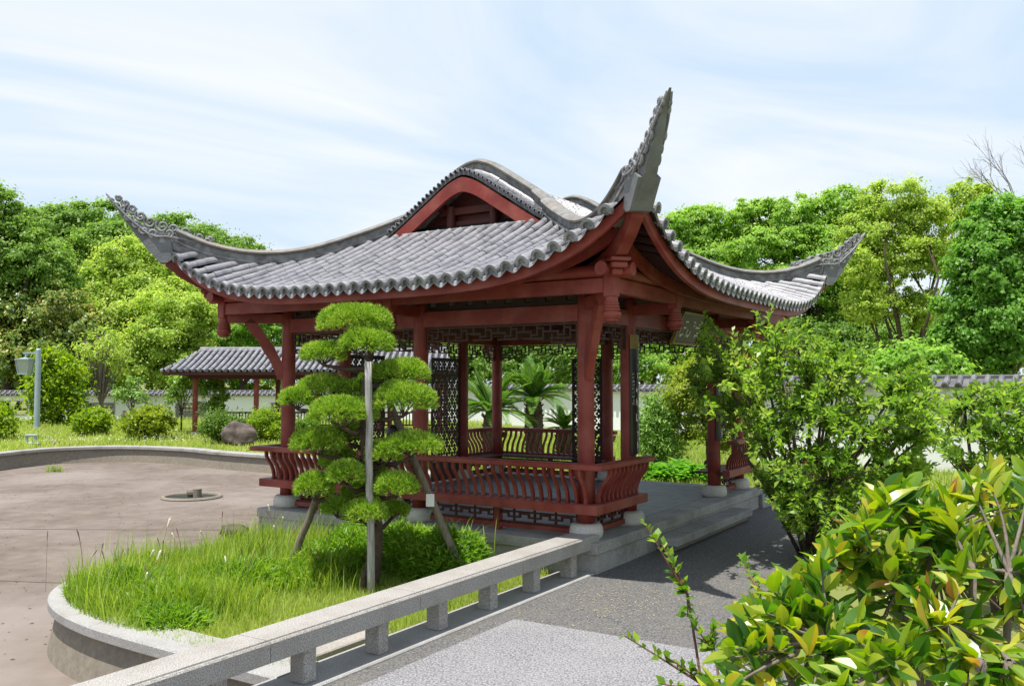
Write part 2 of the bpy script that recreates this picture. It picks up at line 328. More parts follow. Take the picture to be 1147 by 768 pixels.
# ---- leaves
def leaf_quads(P, D, Nn, ln, wd, fold=.15):
    D = unit(D); S = unit(np.cross(D, Nn)); Nn = np.cross(S, D); ln = ln[:, None]; wd = wd[:, None]
    A = P; B = P + D * ln * .45 + S * wd * .5 + Nn * ln * fold; Cc = P + D * ln - Nn * ln * .06; E_ = P + D * ln * .45 - S * wd * .5 + Nn * ln * fold
    Vv = np.stack([A, B, Cc, E_], 1).reshape(-1, 3); F = np.arange(len(Vv)).reshape(-1, 4); return Vv, F
def rand_dirs(n, up=0.):
    d = rng.normal(size=(n, 3)); d = unit(d); d[:, 2] += up; return unit(d)
def crown_points(blobs, n, clump=.3, flat=.6, inner=.25):
    """leaf positions gathered into clumps spread over and through the crown's lobes"""
    vol = np.array([(b[3] * b[4] + b[4] * b[5] + b[3] * b[5]) for b in blobs]); vol = vol / vol.sum(); out = []; outn = []
    for b, w in zip(blobs, vol):
        nb = int(n * w); c = np.array(b[:3]); r = np.array(b[3:6]); rm = r.mean(); cr = clump * rm if clump < 1 else .5
        m = max(10, int(3.2 / (clump ** 2) * .8)); d = rand_dirs(m, .25); rad = np.where(rng.random(m) < inner, rng.uniform(.3, .75, m), rng.uniform(.74, 1.08, m))
        cc = c + d * rad[:, None] * r; idx = rng.integers(0, m, nb); csz = rng.uniform(.6, 1.5, m)
        g = rand_dirs(nb) * (rng.random(nb) ** .45)[:, None] * cr * csz[idx][:, None]; g[:, 2] *= flat; lo_ = rng.random(nb) < .2; g[lo_] *= 2.6
        out.append(cc[idx] + g); outn.append(unit(d[idx] * .6 + unit(g) * .6 + np.array([0, 0, .5])))
    return np.concatenate(out), np.concatenate(outn)
def foliage(name, blobs, n, size, material, parent, clump=.3, flat=.6, asp=.55, jit=.6, inner=.25, zmin=None):
    P, Nn = crown_points(blobs, n, clump, flat, inner)
    if zmin is not None: P = P[P[:, 2] > zmin]; Nn = Nn[:len(P)]
    k = len(P); Nn = unit(Nn + rng.normal(size=(k, 3)) * jit * .6); D = unit(np.cross(Nn, rng.normal(size=(k, 3)))); D[:, 2] -= .25
    ln = size * rng.uniform(.6, 1.3, k); Vv, F = leaf_quads(P, D, Nn, ln, ln * asp)
    return npmesh(name, Vv, F, material, parent)
def trunk_mesh(base, blobs, r0, parent, material, fork=.35, name='trunk', seg=8):
    mb = MB(); base = np.array(base, float); top = np.mean([b[:3] for b in blobs], 0)
    f = base + (top - base) * fork; f[:2] += rng.normal(size=2) * r0 * .6
    mb.tube([base - [0, 0, .15], base + [0, 0, .25], base + (f - base) * .55 + [r0 * .5, 0, 0], f], [r0 * 1.35, r0 * 1.05, r0 * .9, r0 * .8], seg)
    for b in blobs:
        c = np.array(b[:3]); rr = r0 * .45
        mid = f + (c - f) * .5 + rng.normal(size=3) * .12 * np.linalg.norm(c - f); mid[2] += .1 * np.linalg.norm(c - f)
        mb.tube([f - (f - base) * .06, f + (mid - f) * .5, mid, c], [rr * 1.2, rr, rr * .75, rr * .4], 6)
        for _ in range(6):
            d = rand_dirs(1, .4)[0]; e = c + d * np.array(b[3:6]) * .95
            mb.tube([mid + (c - mid) * random.random(), (c + e) / 2 + rng.normal(size=3) * .15, e], [rr * .4, rr * .25, rr * .1], 5, False)
    return mb.build(name, material, parent, smooth=True, normals=False)
def make_tree(name, label, cat, base, blobs, n, size, lm, bm_='bark', r0=.2, clump=.3, flat=.6, group=None, asp=.55, fork=.35, inner=.25):
    """blobs are relative to base"""
    e = empty(name, base, label, cat, group)
    trunk_mesh((0, 0, 0), blobs, r0, e, M[bm_], fork)
    foliage('crown', blobs, n, size, M[lm], e, clump, flat, asp, inner=inner)
    return e
def px_blobs(base, lst, d):
    """lobes given as (photo x, photo y, half width, half height, depth offset)"""
    out = []
    for (x, y, hw, hh, dd) in lst:
        p = at(x, y, d + dd); k = (d + dd) / 993.7; out.append((p[0] - base[0], p[1] - base[1], p[2] - base[2], hw * k, hw * k * .9, hh * k))
    return out

# ================================================================== THE SETTING
ZG = -.345; ZP = -.325; ZPOND = -.80
rim = [uv(5.5, 4.6)[:2], (-.6, 17.9), (-2.0, 20.2), (-3.6, 22.2), (-5.9, 24.3), (-6.8, 24.9), (-8.7, 26.2), (-9.8, 27.2), (-11., 27.9), (-12.2, 28.3), (-13.2, 28.2), (-14.2, 27.5), (-14.6, 26.4), (-14.9, 25.0), (-16.5, 22.8), (-20, 20), (-25, 15), (-27, 6), (-22, -6), (-12, -8)]
hole = [uv(-16, .02)[:2], uv(0, .02)[:2], uv(3, 2)[:2]] + rim
def smooth_poly(p, k=6):
    p = [np.array(q) for q in p]; out = []
    for i in range(len(p) - 1):
        a = p[max(i - 1, 0)]; b = p[i]; c = p[i + 1]; d = p[min(i + 2, len(p) - 1)]
        for j in range(k):
            t = j / k; out.append(.5 * ((2 * b) + (-a + c) * t + (2 * a - 5 * b + 4 * c - d) * t * t + (-a + 3 * b - 3 * c + d) * t ** 3))
    out.append(p[-1]); return out
rim_s = smooth_poly(rim[1:], 5)
hole = [np.array(uv(-16, .02)[:2]), np.array(uv(0, .02)[:2]), np.array(uv(3, 2)[:2]), np.array(uv(5.3, 4.4)[:2])] + rim_s
def fill_loops(name, loops, z, material):
    bm = bmesh.new(); ed = []
    for lp in loops:
        vs_ = [bm.verts.new((p[0], p[1], z)) for p in lp]; ed += [bm.edges.new((vs_[i], vs_[(i + 1) % len(vs_)])) for i in range(len(vs_))]
    bmesh.ops.triangle_fill(bm, edges=ed, use_beauty=True)
    for f in bm.faces:
        if f.normal.z < 0: f.normal_flip()
    me = bpy.data.meshes.new(name); bm.to_mesh(me); bm.free(); me.materials.append(material)
    o = bpy.data.objects.new(name, me); col.objects.link(o); return tag(o, kind='structure')
BIG = 900
fill_loops('ground', [[(-BIG, -BIG), (BIG, -BIG), (BIG, BIG), (-BIG, BIG)], hole], ZG, M['soil'])
mb = MB(); mb.add([(-45, -20, ZPOND), (8, -20, ZPOND), (8, 35, ZPOND), (-45, 35, ZPOND)], [(0, 1, 2, 3)]); tag(mb.build('pond_floor', M['pond']), kind='structure')

# joints and cracks in the dry pond floor
mb = MB()
def crack(pts, w):
    pts = smooth_poly(pts, 8); q = []
    for p in pts: q.append((p[0] + rng.normal() * .012, p[1] + rng.normal() * .012, ZPOND))
    mb.sweep(q, [(-w / 2, .004), (w / 2, .004), (w / 2, .006), (-w / 2, .006)])
crack([(-12.5, 15.7), (-8.9, 15.5), (-6.5, 15.4), (-3.2, 15.4)], .035); crack([(-13.5, 11.4), (-9, 11.7), (-5.2, 11.3)], .03);
tag(mb.build('pond_floor_joints', mat('joint_dirt', (.16, .125, .105), .95)), kind='structure')

n_ = 2600; Pl = np.c_[rng.uniform(-15, -1, n_), 8 + 19 * rng.random(n_) ** 1.2, np.full(n_, ZPOND + .006)]; ln = rng.uniform(.02, .06, n_)
Vv, F = leaf_quads(Pl, np.c_[rng.normal(size=(n_, 2)), np.zeros(n_)], np.tile([0, 0, 1.], (n_, 1)), ln, ln * .5, .06); tag(npmesh('leaf_litter', Vv, F, leafmat('dead_leaves', [(.1, (.09, .065, .045)), (.5, (.17, .125, .08)), (.9, (.36, .31, .22))], .1, .8)), 'small dead leaves and grit scattered over the dry pond floor', 'leaf litter', kind='stuff')
# path: dark asphalt, and the washed granite panel
path = [uv(*p)[:2] for p in [(-16, -.247), (9, -.247), (9, -1.75), (5, -1.75), (2, -1.9), (0, -2.4), (-2, -3.), (-4, -3.3), (-5.6, -4.1), (-7.2, -5.6), (-16, -9)]]
mb = MB(); mb.add([(p[0], p[1], ZP) for p in path], [tuple(range(len(path)))[::-1]]); mb.add([(p[0], p[1], z) for p in path for z in (ZP, -.5)], [(2 * i, 2 * i + 1, 2 * ((i + 1) % len(path)) + 1, 2 * ((i + 1) % len(path))) for i in range(len(path))])
tag(mb.build('path', M['asphalt']), kind='structure')
pan = [uv(*p)[:2] for p in [(-16, -.46), (-2.27, -.46), (-2.27, -2.62), (-4, -3.0), (-5.5, -3.8), (-7.1, -5.3), (-16, -8.5)]]
mb = MB(); mb.add([(p[0], p[1], ZP + .004) for p in pan], [tuple(range(len(pan)))[::-1]]); tag(mb.build('granite_paving', M['exposed']), kind='structure')
# fallen petals and grit scattered over the asphalt
PQ = []
for c_u, c_v, s_, n_ in [(-1.1, -.75, .25, 90), (-.9, -1.25, .25, 120), (-1.6, -1.1, .35, 120), (.3, -.8, .5, 60), (-.2, -1.6, .5, 130), (1.6, -1.2, .5, 90), (-2.0, -.4, .3, 60), (-3.2, -.37, .5, 40), (3.2, -1.1, .8, 90)]:
    a = rng.normal(size=(n_, 2)) * s_ + [c_u, c_v]
    a = a[(a[:, 1] < -.32) & (a[:, 1] > -2.2)]; PQ.append(a)
PQ = np.concatenate(PQ); PQ = PQ[~((PQ[:, 0] < -2.27) & (PQ[:, 1] < -.44))]; PQ = PQ[~((PQ[:, 0] > 1.25) & (PQ[:, 0] < 4.4) & (PQ[:, 1] > -.6))]
w2 = C0 + PQ[:, :1] * U + PQ[:, 1:] * V; k = len(w2)
P3 = np.c_[w2, np.full(k, ZP + .006)]; D = np.c_[unit(rng.normal(size=(k, 2))), np.zeros(k)]; Nn = np.tile([0, 0, 1.], (k, 1)); ln = rng.uniform(.012, .032, k)
Vv, F = leaf_quads(P3, D, Nn, ln, ln * .6, .05); tag(npmesh('fallen_petals', Vv, F, mat('dry_petals', (.36, .32, .2), .9)), kind='stuff', label='pale fallen petals scattered over the dark asphalt path', cat='petals')

# ---- the pond's far edge: slanted concrete wall with a stone coping
def kerb_wall(name, pts, label, side, wall_m, cop_m, ztop=-.30, cw=.40, slant=.10, group=None, closed=False):
    """side = +1 when the pond lies on the left of the direction of travel"""
    c = np.mean(np.array(pts), 0); e = empty(name, (c[0], c[1], ZPOND), label, 'kerb wall', group); off = (c[0], c[1], ZPOND)
    s_ = side; P3 = [(p[0], p[1], 0) for p in pts]
    mb = MB(); mb.sweep(P3, [(s_ * (.0), ztop - .10), (s_ * (-.30), ztop - .10), (s_ * -.30, ZPOND - .1), (s_ * (slant), ZPOND - .1)], closed); mb.build('retaining_wall', wall_m, e, off)
    mb = MB(); mb.sweep(P3, [(s_ * .07, ztop - .098), (s_ * .085, ztop - .085), (s_ * .085, ztop - .015), (s_ * .07, ztop), (s_ * (.07 - cw), ztop), (s_ * (.07 - cw), ztop - .098)], closed); mb.build('coping', cop_m, e, off)
    return e
kerb_wall('pond_edge_wall', [tuple(p) for p in rim_s], 'curving concrete wall with grey stone coping along the far side of the dry pond', 1, M['concrete'], M['granite_plat'], group=None)

# ---- planted islet beside the bridge
isl = [uv(*p)[:2] for p in [(-4.42, .10), (-4.42, .6), (-4.40, 1.3), (-4.38, 1.9), (-4.33, 2.5), (-4.2, 3.1), (-3.98, 3.6), (-3.66, 4.0), (-3.2, 4.25), (-2.6, 4.36), (-1.6, 4.4), (-.31, 4.4)]]
isl_s = [tuple(p) for p in smooth_poly(isl, 5)]
kerb_wall('islet_kerb', isl_s, 'curved pale granite kerb round the grassy planting bed beside the bridge', 1, M['concrete'], M['granite_cop'])
mb = MB(); ring = isl_s + [uv(-.31, .1)[:2]]
mb.add([(p[0], p[1], -.36) for p in ring], [tuple(range(len(ring)))]); tag(mb.build('planting_soil', M['soil']), kind='structure')

# ================================================================== PAVILION
OFF = (W / 2, L / 2, 0)
px_ = uv(W / 2, L / 2, 0)
PAV = empty('garden_pavilion', px_, 'red timber Chinese garden pavilion with upswept grey tiled roof', 'pavilion', rz=math.pi / 2 - YAW)
def pav(mb, name, m, parent=None, smooth=False, normals=True): return mb.build(name, m, parent or PAV, OFF, smooth, normals)
EV = 1.2
# -- roof surface
ga = np.array([0, .5, 1.0, 1.6, 2.07, 2.5, 3.0, 3.3, 3.45, 3.5465]); gz = np.array([2.82, 3.005, 3.225, 3.51, 3.755, 4.02, 4.345, 4.535, 4.60, 4.62])
def g(a):
    # smooth interpolation (catmull-rom on the table)
    a = min(max(a, 0), ga[-1]); i = min(int(np.searchsorted(ga, a, 'right')) - 1, len(ga) - 2)
    def sl(j): return (gz[min(j + 1, len(ga) - 1)] - gz[max(j - 1, 0)]) / (ga[min(j + 1, len(ga) - 1)] - ga[max(j - 1, 0)])
    h = ga[i + 1] - ga[i]; t = (a - ga[i]) / h; m0 = sl(i) * h; m1 = (0 if i + 1 == len(ga) - 1 else sl(i + 1)) * h
    return (2 * t ** 3 - 3 * t * t + 1) * gz[i] + (t ** 3 - 2 * t * t + t) * m0 + (-2 * t ** 3 + 3 * t * t) * gz[i + 1] + (t ** 3 - t * t) * m1
def zs(a, r): return g(a) + .86 * max(0, 1 - a / 1.6) ** 2 * min(abs(r), 1) ** 4.2
SIDES = [((-EV, L / 2), (0, 1), (1, 0), L / 2 + EV, 'gable'), ((W + EV, L / 2), (0, 1), (-1, 0), L / 2 + EV, 'gable'), ((W / 2, -EV), (1, 0), (0, 1), W / 2 + EV, 'long'), ((W / 2, L + EV), (1, 0), (0, -1), W / 2 + EV, 'long')]
def sp(side, s, a, dz=0):
    m, T, Nn, half, _ = side; r = abs(s) / max(half - a, 1e-6)
    return Vector((m[0] + s * T[0] + a * Nn[0], m[1] + s * T[1] + a * Nn[1], zs(a, r) + dz))
UG = .88   # gable plane, measured inward from the corner column
ROOF = MB()
for sd in SIDES:
    half = sd[3]; amax = 2.42 if sd[4] == 'gable' else 2.10
    ROOF.grid([[sp(sd, q * (half - a), a) for q in np.linspace(-1, 1, 61)] for a in np.linspace(0, min(amax, 2.42), 14)])
for sd in SIDES[2:]:
    hw = W / 2 - UG - .02
    ROOF.grid([[sp(sd, s, a, .002) for s in np.linspace(-hw, hw, 12)] for a in np.linspace(2.06, ga[-1], 20)])
roof = pav(ROOF, 'roof', M['tile_pan'], smooth=True)
# -- rows of cover tiles
def tile_row(mb, path, ups, r0=.050, r1=.0470, seg=8):
    """path points from the eave upward, one tile between neighbours"""
    for i in range(len(path) - 1):
        a, b = path[i], path[i + 1]; d = (b - a).normalized(); sd_ = d.cross(ups).normalized(); n_ = sd_.cross(d)
        jr = 1 + random.uniform(-.05, .05); jo = sd_ * random.uniform(-.004, .004) + n_ * random.uniform(-.003, .004); P = []
        for (c, r, k) in ((a - d * .012, r0 * jr, 0), (a - d * .012, r0 * .74 * jr, 0), (b + d * .012, r1 * jr, 0)):
            for j in range(seg + 1):
                t = math.pi * (j / seg * 1.12 - .06); P.append(c + jo + sd_ * math.cos(t) * r + n_ * math.sin(t) * r * 1.3)
        m_ = seg + 1; F = []
        for j in range(seg): F += [(m_ + j, m_ + j + 1, j + 1, j), (j, j + 1, 2 * m_ + j + 1, 2 * m_ + j)]
        mb.add(P, F)
TILES = MB(); PITCH = .188
def eave_end(mb, p, d, ups):
    """arched end disc of a cover tile"""
    sd_ = d.cross(ups).normalized(); n_ = sd_.cross(d); seg = 10; P = []
    for (off, ro) in ((-.03, .076), (-.03, .046), (.03, .074), (.03, .046)):
        for j in range(seg + 1):
            t = math.pi * (j / seg * 1.28 - .14); P.append(p + d * off + sd_ * math.cos(t) * ro + n_ * math.sin(t) * ro)
    m_ = seg + 1; F = []
    for j in range(seg): F += [(m_ + j, m_ + j + 1, j + 1, j), (j, j + 1, 2 * m_ + j + 1, 2 * m_ + j), (3 * m_ + j, 3 * m_ + j + 1, m_ + j + 1, m_ + j)]
    F += [(0, 2 * m_, 3 * m_, m_), (seg, m_ + seg, 3 * m_ + seg, 2 * m_ + seg)]
    mb.add(P, F)
    # the disc set back inside the arch
    c = [p + d * .01 + sd_ * math.cos(2 * math.pi * j / 10) * .045 + n_ * math.sin(2 * math.pi * j / 10) * .045 for j in range(10)]; mb.add(c, [tuple(range(10))])
def drip(mb, p, q, d, ups):
    """drooping tongue of a pan tile between two cover tiles"""
    P = []; n_ = 6
    for j in range(n_ + 1):
        t = j / n_; c = p.lerp(q, t); sag = math.sin(math.pi * t); P += [c - ups * .015 - ups * .02 * sag - d * .022, c - ups * (.02 + .062 * sag) - d * .034, c - ups * (.018 + .058 * sag) - d * .010, c - ups * .012 - ups * .02 * sag + d * .01]
    F = []
    for j in range(n_):
        for k in range(4): F.append((4 * j + k, 4 * j + (k + 1) % 4, 4 * j + 4 + (k + 1) % 4, 4 * j + 4 + k))
    mb.add(P, F)
Z = Vector((0, 0, 1))
for si, sd in enumerate(SIDES):
    ENDS = MB(); half = sd[3]; n_ = int((half - .10) / PITCH); ss = [i * PITCH for i in range(-n_, n_ + 1)]
    ends = []
    for s in ss:
        room = half - abs(s) - .07
        if sd[4] == 'gable': amax = min(room, 2.08)
        else:
            amax = room
            if abs(s) < W / 2 - UG - .27: amax = ga[-1] - .02
            elif abs(s) < W / 2 - UG + .2: amax = min(room, 2.42)
        if amax < .12: continue
        # even steps of about .15 along the slope
        av = [0]; 
        while True:
            p0 = sp(sd, s, av[-1]); p1 = sp(sd, s, av[-1] + .05); stp = .148 * .05 / (p1 - p0).length
            if av[-1] + stp > amax: break
            av.append(av[-1] + stp)
        av.append(amax)
        pth = [sp(sd, s, a, .026) for a in av]; tile_row(TILES, pth, Z)
        d = (pth[1] - pth[0]).normalized(); eave_end(ENDS, pth[0] - d * .02, d, Z); ends.append((pth[0], d))
    for (p, d), (q, d2) in zip(ends[:-1], ends[1:]):
        if (q - p).length < PITCH * 1.8: drip(ENDS, p, q, d, Z)
    pav(ENDS, 'eave_tile_ends', M['tile_end'], roof)
pav(TILES, 'cover_tiles', M['tile'], roof, smooth=False, normals=False)
# roof children already share PAV's offset: shift them back under the roof mesh (both use pavilion coordinates)
# -- verge tiles and gable ridges, running over the rounded top
prof = [(a, g(a)) for a in np.linspace(2.18, ga[-1], 26)]
def across(i_a): return [(-EV + a, z) for a, z in prof] + [(L + EV - a, z) for a, z in reversed(prof[:-1])]
vline = across(0)
def resample(pl, step):
    pl = [Vector((p[0], p[1], 0)) for p in pl]; out = [pl[0]]; acc = 0
    for a, b in zip(pl[:-1], pl[1:]):
        dl = (b - a).length; pos = step - acc
        while pos <= dl: out.append(a.lerp(b, pos / dl)); pos += step
        acc = (acc + dl) % step
    return out
vp = resample(vline, .080)
for gside in (0, 1):
    VERGE = MB()
    us = (UG - .01, UG + .14, UG + .33) if gside == 0 else (W - UG + .01, W - UG - .14, W - UG - .33)
    for i in range(1, len(vp) - 1):
        t = (vp[i + 1] - vp[i - 1]).normalized(); n_ = Vector((0, -t.y, t.x)); 
        if n_.z < 0: n_ = -n_
        c = vp[i]; pth = [Vector((u_, c.x, c.y)) + n_ * .006 for u_ in us]
        tile_row(VERGE, pth, n_, .029, .026, 6)
    # the sheet the verge tiles lie on
    a0, a1 = us[0] + (.02 if gside == 0 else -.02), us[-1]
    VS_ = MB(); VS_.grid([[(a0, p.x, p.y + .004), (a1, p.x, p.y + .004)] for p in vp]); VS_.grid([[(a0, p.x, p.y + .004), (a0, p.x, p.y - .05)] for p in vp]); pav(VS_, 'verge_bed', M['wall_tile'], roof, normals=False); pav(VERGE, 'verge_tiles', M['tile'], roof, normals=False)
RB = [(-.075, -.12), (-.075, .05), (-.095, .055), (-.095, .085), (-.07, .09), (-.07, .175), (.07, .175), (.07, .09), (.095, .085), (.095, .055), (.075, .05), (.075, -.12)]
RC = [(-.115, .178), (-.12, .20), (-.09, .225), (-.04, .245), (.04, .245), (.09, .225), (.12, .20), (.115, .178)]
UR = UG + .40
def ridge_pts(gside):
    u_ = UR if gside == 0 else W - UR
    return u_
def band(name_parent, pts3, normals2, sides):
    pass
def sweep_vert(mb, pts, nrm, sdv, prof_):
    """sweep a profile (side, up) along pts with explicit up and side vectors"""
    P = []; m_ = len(prof_)
    for p, n_, s_ in zip(pts, nrm, sdv):
        for o, h in prof_: P.append(p + s_ * o + n_ * h)
    F = []
    for i in range(len(pts) - 1):
        for j in range(m_):
            k = (j + 1) % m_; F.append((i * m_ + j, (i + 1) * m_ + j, (i + 1) * m_ + k, i * m_ + k))
    F += [tuple(range(m_)), tuple(range(len(pts) * m_ - 1, (len(pts) - 1) * m_ - 1, -1))]
    mb.add(P, F)
def hip_point(corner, r):
    """corner = (uc, vc, du, dv): column position and outward direction; r metres outward on the diagonal"""
    uc, vc, du, dv = corner; k = r / 2 ** .5; a = EV - k
    return Vector((uc + du * k, vc + dv * k, zs(a, 1)))
CORN = [(0, 0, -1, -1), (0, L, -1, 1), (W, 0, 1, -1), (W, L, 1, 1)]
for gside in (0, 1):
    # one continuous ridge: hip - gable slope - over the top - gable slope - hip
    pts = []; nr = []; sv = []
    u_ = UR if gside == 0 else W - UR; du = -1 if gside == 0 else 1
    ca = (0 if gside == 0 else W, 0, du, -1); cb = (0 if gside == 0 else W, L, du, 1)
    rh = -(UR) * 2 ** .5
    A_ = [hip_point(ca, r) for r in np.linspace(1.56, rh + .12, 30)]
    T_ = [Vector((u_, p[0], p[1])) for p in [(-EV + a, g(a)) for a in np.linspace(EV + UR + .14, ga[-1], 22)]]
    T2 = [Vector((u_, L - p.y, p.z)) for p in reversed(T_[:-1])]
    B_ = [hip_point(cb, r) for r in np.linspace(rh + .12, 1.56, 30)]
    pts = A_ + T_ + T2 + B_
    for i, p in enumerate(pts):
        t = (pts[min(i + 1, len(pts) - 1)] - pts[max(i - 1, 0)]).normalized(); h_ = Vector((t.x, t.y, 0))
        hn = h_.normalized() if h_.length > 1e-4 else Vector((0, 1, 0)); s_ = hn.cross(Z).normalized(); n_ = s_.cross(t).normalized()
        if n_.z < 0: n_ = -n_
        nr.append((n_ * .6 + Z * .4).normalized()); sv.append(s_)
    mb = MB(); sweep_vert(mb, pts, nr, sv, RB); rb = pav(mb, 'ridge', M['ridge'], roof)
    mb = MB(); sweep_vert(mb, pts, nr, sv, RC); pav(mb, 'ridge_cap', M['ridge_cap'], roof)
    mb = MB()
    # little upright block where the gable ridge turns into the hip, on the far side only
    if gside == 1:
        for vq in (UR - .02, L - UR + .02):
            mb = MB(); mb.box((u_, vq, g(EV + UR) + .2), (.2, .14, .52), 0, 1, .02); pav(mb, 'ridge_end_block', M['ridge'], roof)
# -- corner finials with scrolls
def spiral(c, r, turns, start, cw=1, n_=22):
    return [(c[0] + r * (1 - .86 * i / n_) * math.cos(start + cw * 2 * math.pi * turns * i / n_), c[1] + r * (1 - .86 * i / n_) * math.sin(start + cw * 2 * math.pi * turns * i / n_)) for i in range(n_ + 1)]
up_e = [(1.06, 3.66), (1.25, 3.68), (1.5, 3.74), (1.72, 3.79), (1.90, 3.85), (2.06, 3.95), (2.20, 4.06), (2.34, 4.20), (2.44, 4.31)]
lo_e = [(1.06, 3.56), (1.25, 3.56), (1.5, 3.55), (1.60, 3.40), (1.72, 3.385), (1.88, 3.54), (2.06, 3.77), (2.24, 4.02), (2.415, 4.29)]
def finial(corner):
    uc, vc, du, dv = corner; d = Vector((du, dv, 0)).normalized(); s_ = Vector((-d.y, d.x, 0)); c = Vector((uc, vc, 0))
    def T(r, o, z): return c + d * r + s_ * o + Z * z
    wd = [.045, .055, .07, .09, .088, .072, .056, .038, .014]
    mb = MB(); P = []
    for (a, b, w) in zip(up_e, lo_e, wd): P += [T(a[0], -w * .8, a[1]), T(a[0], w * .8, a[1]), T(b[0], w, b[1]), T(b[0], -w, b[1])]
    F = [(0, 1, 2, 3), (35, 34, 33, 32)]
    for i in range(8):
        for j in range(4): F.append((4 * i + j, 4 * i + 4 + j, 4 * i + 4 + (j + 1) % 4, 4 * i + (j + 1) % 4))
    mb.add(P, F)
    # the plain block at its foot
    a_ = [(1.54, 3.42), (1.58, 3.68), (1.78, 3.74), (1.95, 3.63), (1.72, 3.365), (1.62, 3.365)]
    P = [T(r, o, z) for o in (-.112, .112) for r, z in a_]; k = len(a_); mb.add(P, [tuple(range(k)), tuple(range(2 * k - 1, k - 1, -1))] + [(i, i + k, (i + 1) % k + k, (i + 1) % k) for i in range(k)])
    f = pav(mb, 'finial', M['finial'], roof)
    mb = MB()
    for sg in (-1, 1):
        for (cc, r, tn, st, cw, ww) in [((1.10, 3.69), 0.05, 1.6, 2.6, 1, .05), ((1.27, 3.70), .05, 1.4, 0, -1, .056), ((1.42, 3.755), .055, 1.5, 3.4, 1, .066), ((1.36, 3.68), .035, 1.2, 1, -1, .066), ((1.60, 3.765), .07, 1.6, .3, -1, .112), ((1.80, 3.76), .07, 1.6, 3.6, 1, .108), ((1.93, 3.80), .055, 1.5, .6, -1, .085), ((2.03, 3.89), .05, 1.5, 3.8, 1, .074), ((2.13, 3.97), .045, 1.4, .8, -1, .062), ((2.2, 4.10), .034, 1.3, 3.9, 1, .05), ((2.29, 4.155), .028, 1.2, .8, -1, .04), ((2.35, 4.21), .02, 1.2, 3.9, 1, .03)]:
            mb.tube([T(x, sg * (ww * .93 + .004), z) for x, z in spiral(cc, r, tn, st, cw)], [.021 - .009 * i / 22 for i in range(23)], 6)
        mb.tube([T(x, sg * w, z) for x, z, w in [(1.15, 3.68, .07), (1.3, 3.675, .08), (1.45, 3.70, .09), (1.62, 3.715, .135), (1.75, 3.71, .135), (1.88, 3.76, .1), (2.0, 3.86, .09), (2.12, 3.96, .077), (2.24, 4.08, .06), (2.36, 4.21, .036), (2.42, 4.285, .02)]], .013, 6)
    # scrolls standing on the upper edge
    for (r, z, q) in [(1.08, 3.72, .05), (1.22, 3.745, .065), (1.39, 3.80, .075), (1.55, 3.845, .07), (1.70, 3.88, .09), (1.86, 3.93, .085), (1.985, 4.01, .075), (2.09, 4.095, .065), (2.18, 4.175, .052), (2.265, 4.245, .036)]:
        for o in (-.026, .026): mb.tube([T(x, o, y) for x, y in spiral((r, z), q, 1.5, -2.2 if int(r * 100) % 2 else .8, 1 if int(r * 100) % 2 else -1, 18)], .019, 6)
    pav(mb, 'scroll_relief', M['scroll'], f)
for cnr in CORN: finial(cnr)
# -- eave boards, soffit, rafters
mb = MB(); SOF = MB(); RAF = MB(); INN = MB()
for sd in SIDES:
    half = sd[3]; qs = np.linspace(-1, 1, 73)
    top = [sp(sd, q * (half - .05), .05, -.02) for q in qs]; m_, T, Nn, _, _ = sd; nin = Vector((*Nn, 0))
    P = []
    for p in top: P += [p, p - Z * .125, p - Z * .125 + nin * .05, p + nin * .05 + Z * .0]
    F = [(4 * i + j, 4 * i + 4 + j, 4 * i + 4 + (j + 1) % 4, 4 * i + (j + 1) % 4) for i in range(len(top) - 1) for j in range(4)]; mb.add(P, F)
    SOF.grid([[sp(sd, q * (half - a), a, -.045) for q in qs[::2]] for a in np.linspace(.06, 1.35, 8)])
    n_ = int((half - .3) / .17)
    for i in range(-n_, n_ + 1):
        s = i * .17; am = min(1.3, half - abs(s) - .1)
        if am > .25:
            pp = [sp(sd, s, a, -.075) for a in np.linspace(.10, am, 5)]
            for a_, b_ in zip(pp[:-1], pp[1:]): RAF.bar(a_, b_, .055, .055)
    # inner curved eave beam
    P = []; top = [sp(sd, q * (half - .42), .42, -.09) for q in qs]
    for p in top: P += [p, p - Z * .13, p - Z * .13 + nin * .06, p + nin * .06]
    INN.add(P, [(4 * i + j, 4 * i + 4 + j, 4 * i + 4 + (j + 1) % 4, 4 * i + (j + 1) % 4) for i in range(len(top) - 1) for j in range(4)])
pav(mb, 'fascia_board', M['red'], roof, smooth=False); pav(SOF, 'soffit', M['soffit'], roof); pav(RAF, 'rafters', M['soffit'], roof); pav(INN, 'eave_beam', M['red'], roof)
for (uc, vc, du, dv) in CORN:
    d = Vector((du, dv, 0)).normalized(); c = Vector((uc, vc, 0)); mb = MB()
    cl = [(-.1, 2.94), (.5, 2.98), (.9, 3.04), (1.2, 3.13), (1.45, 3.27), (1.64, 3.42)]; s_ = Vector((-d.y, d.x, 0)); P = []
    for r, z in cl: P += [c + d * r + s_ * .062 + Z * (z - .10), c + d * r - s_ * .062 + Z * (z - .10), c + d * r - s_ * .062 + Z * (z + .07), c + d * r + s_ * .062 + Z * (z + .07)]
    F = [(4 * i + j, 4 * i + 4 + j, 4 * i + 4 + (j + 1) % 4, 4 * i + (j + 1) % 4) for i in range(len(cl) - 1) for j in range(4)] + [(0, 1, 2, 3), (23, 22, 21, 20)]; mb.add(P, F)
    pav(mb, 'corner_beam', M['red'])
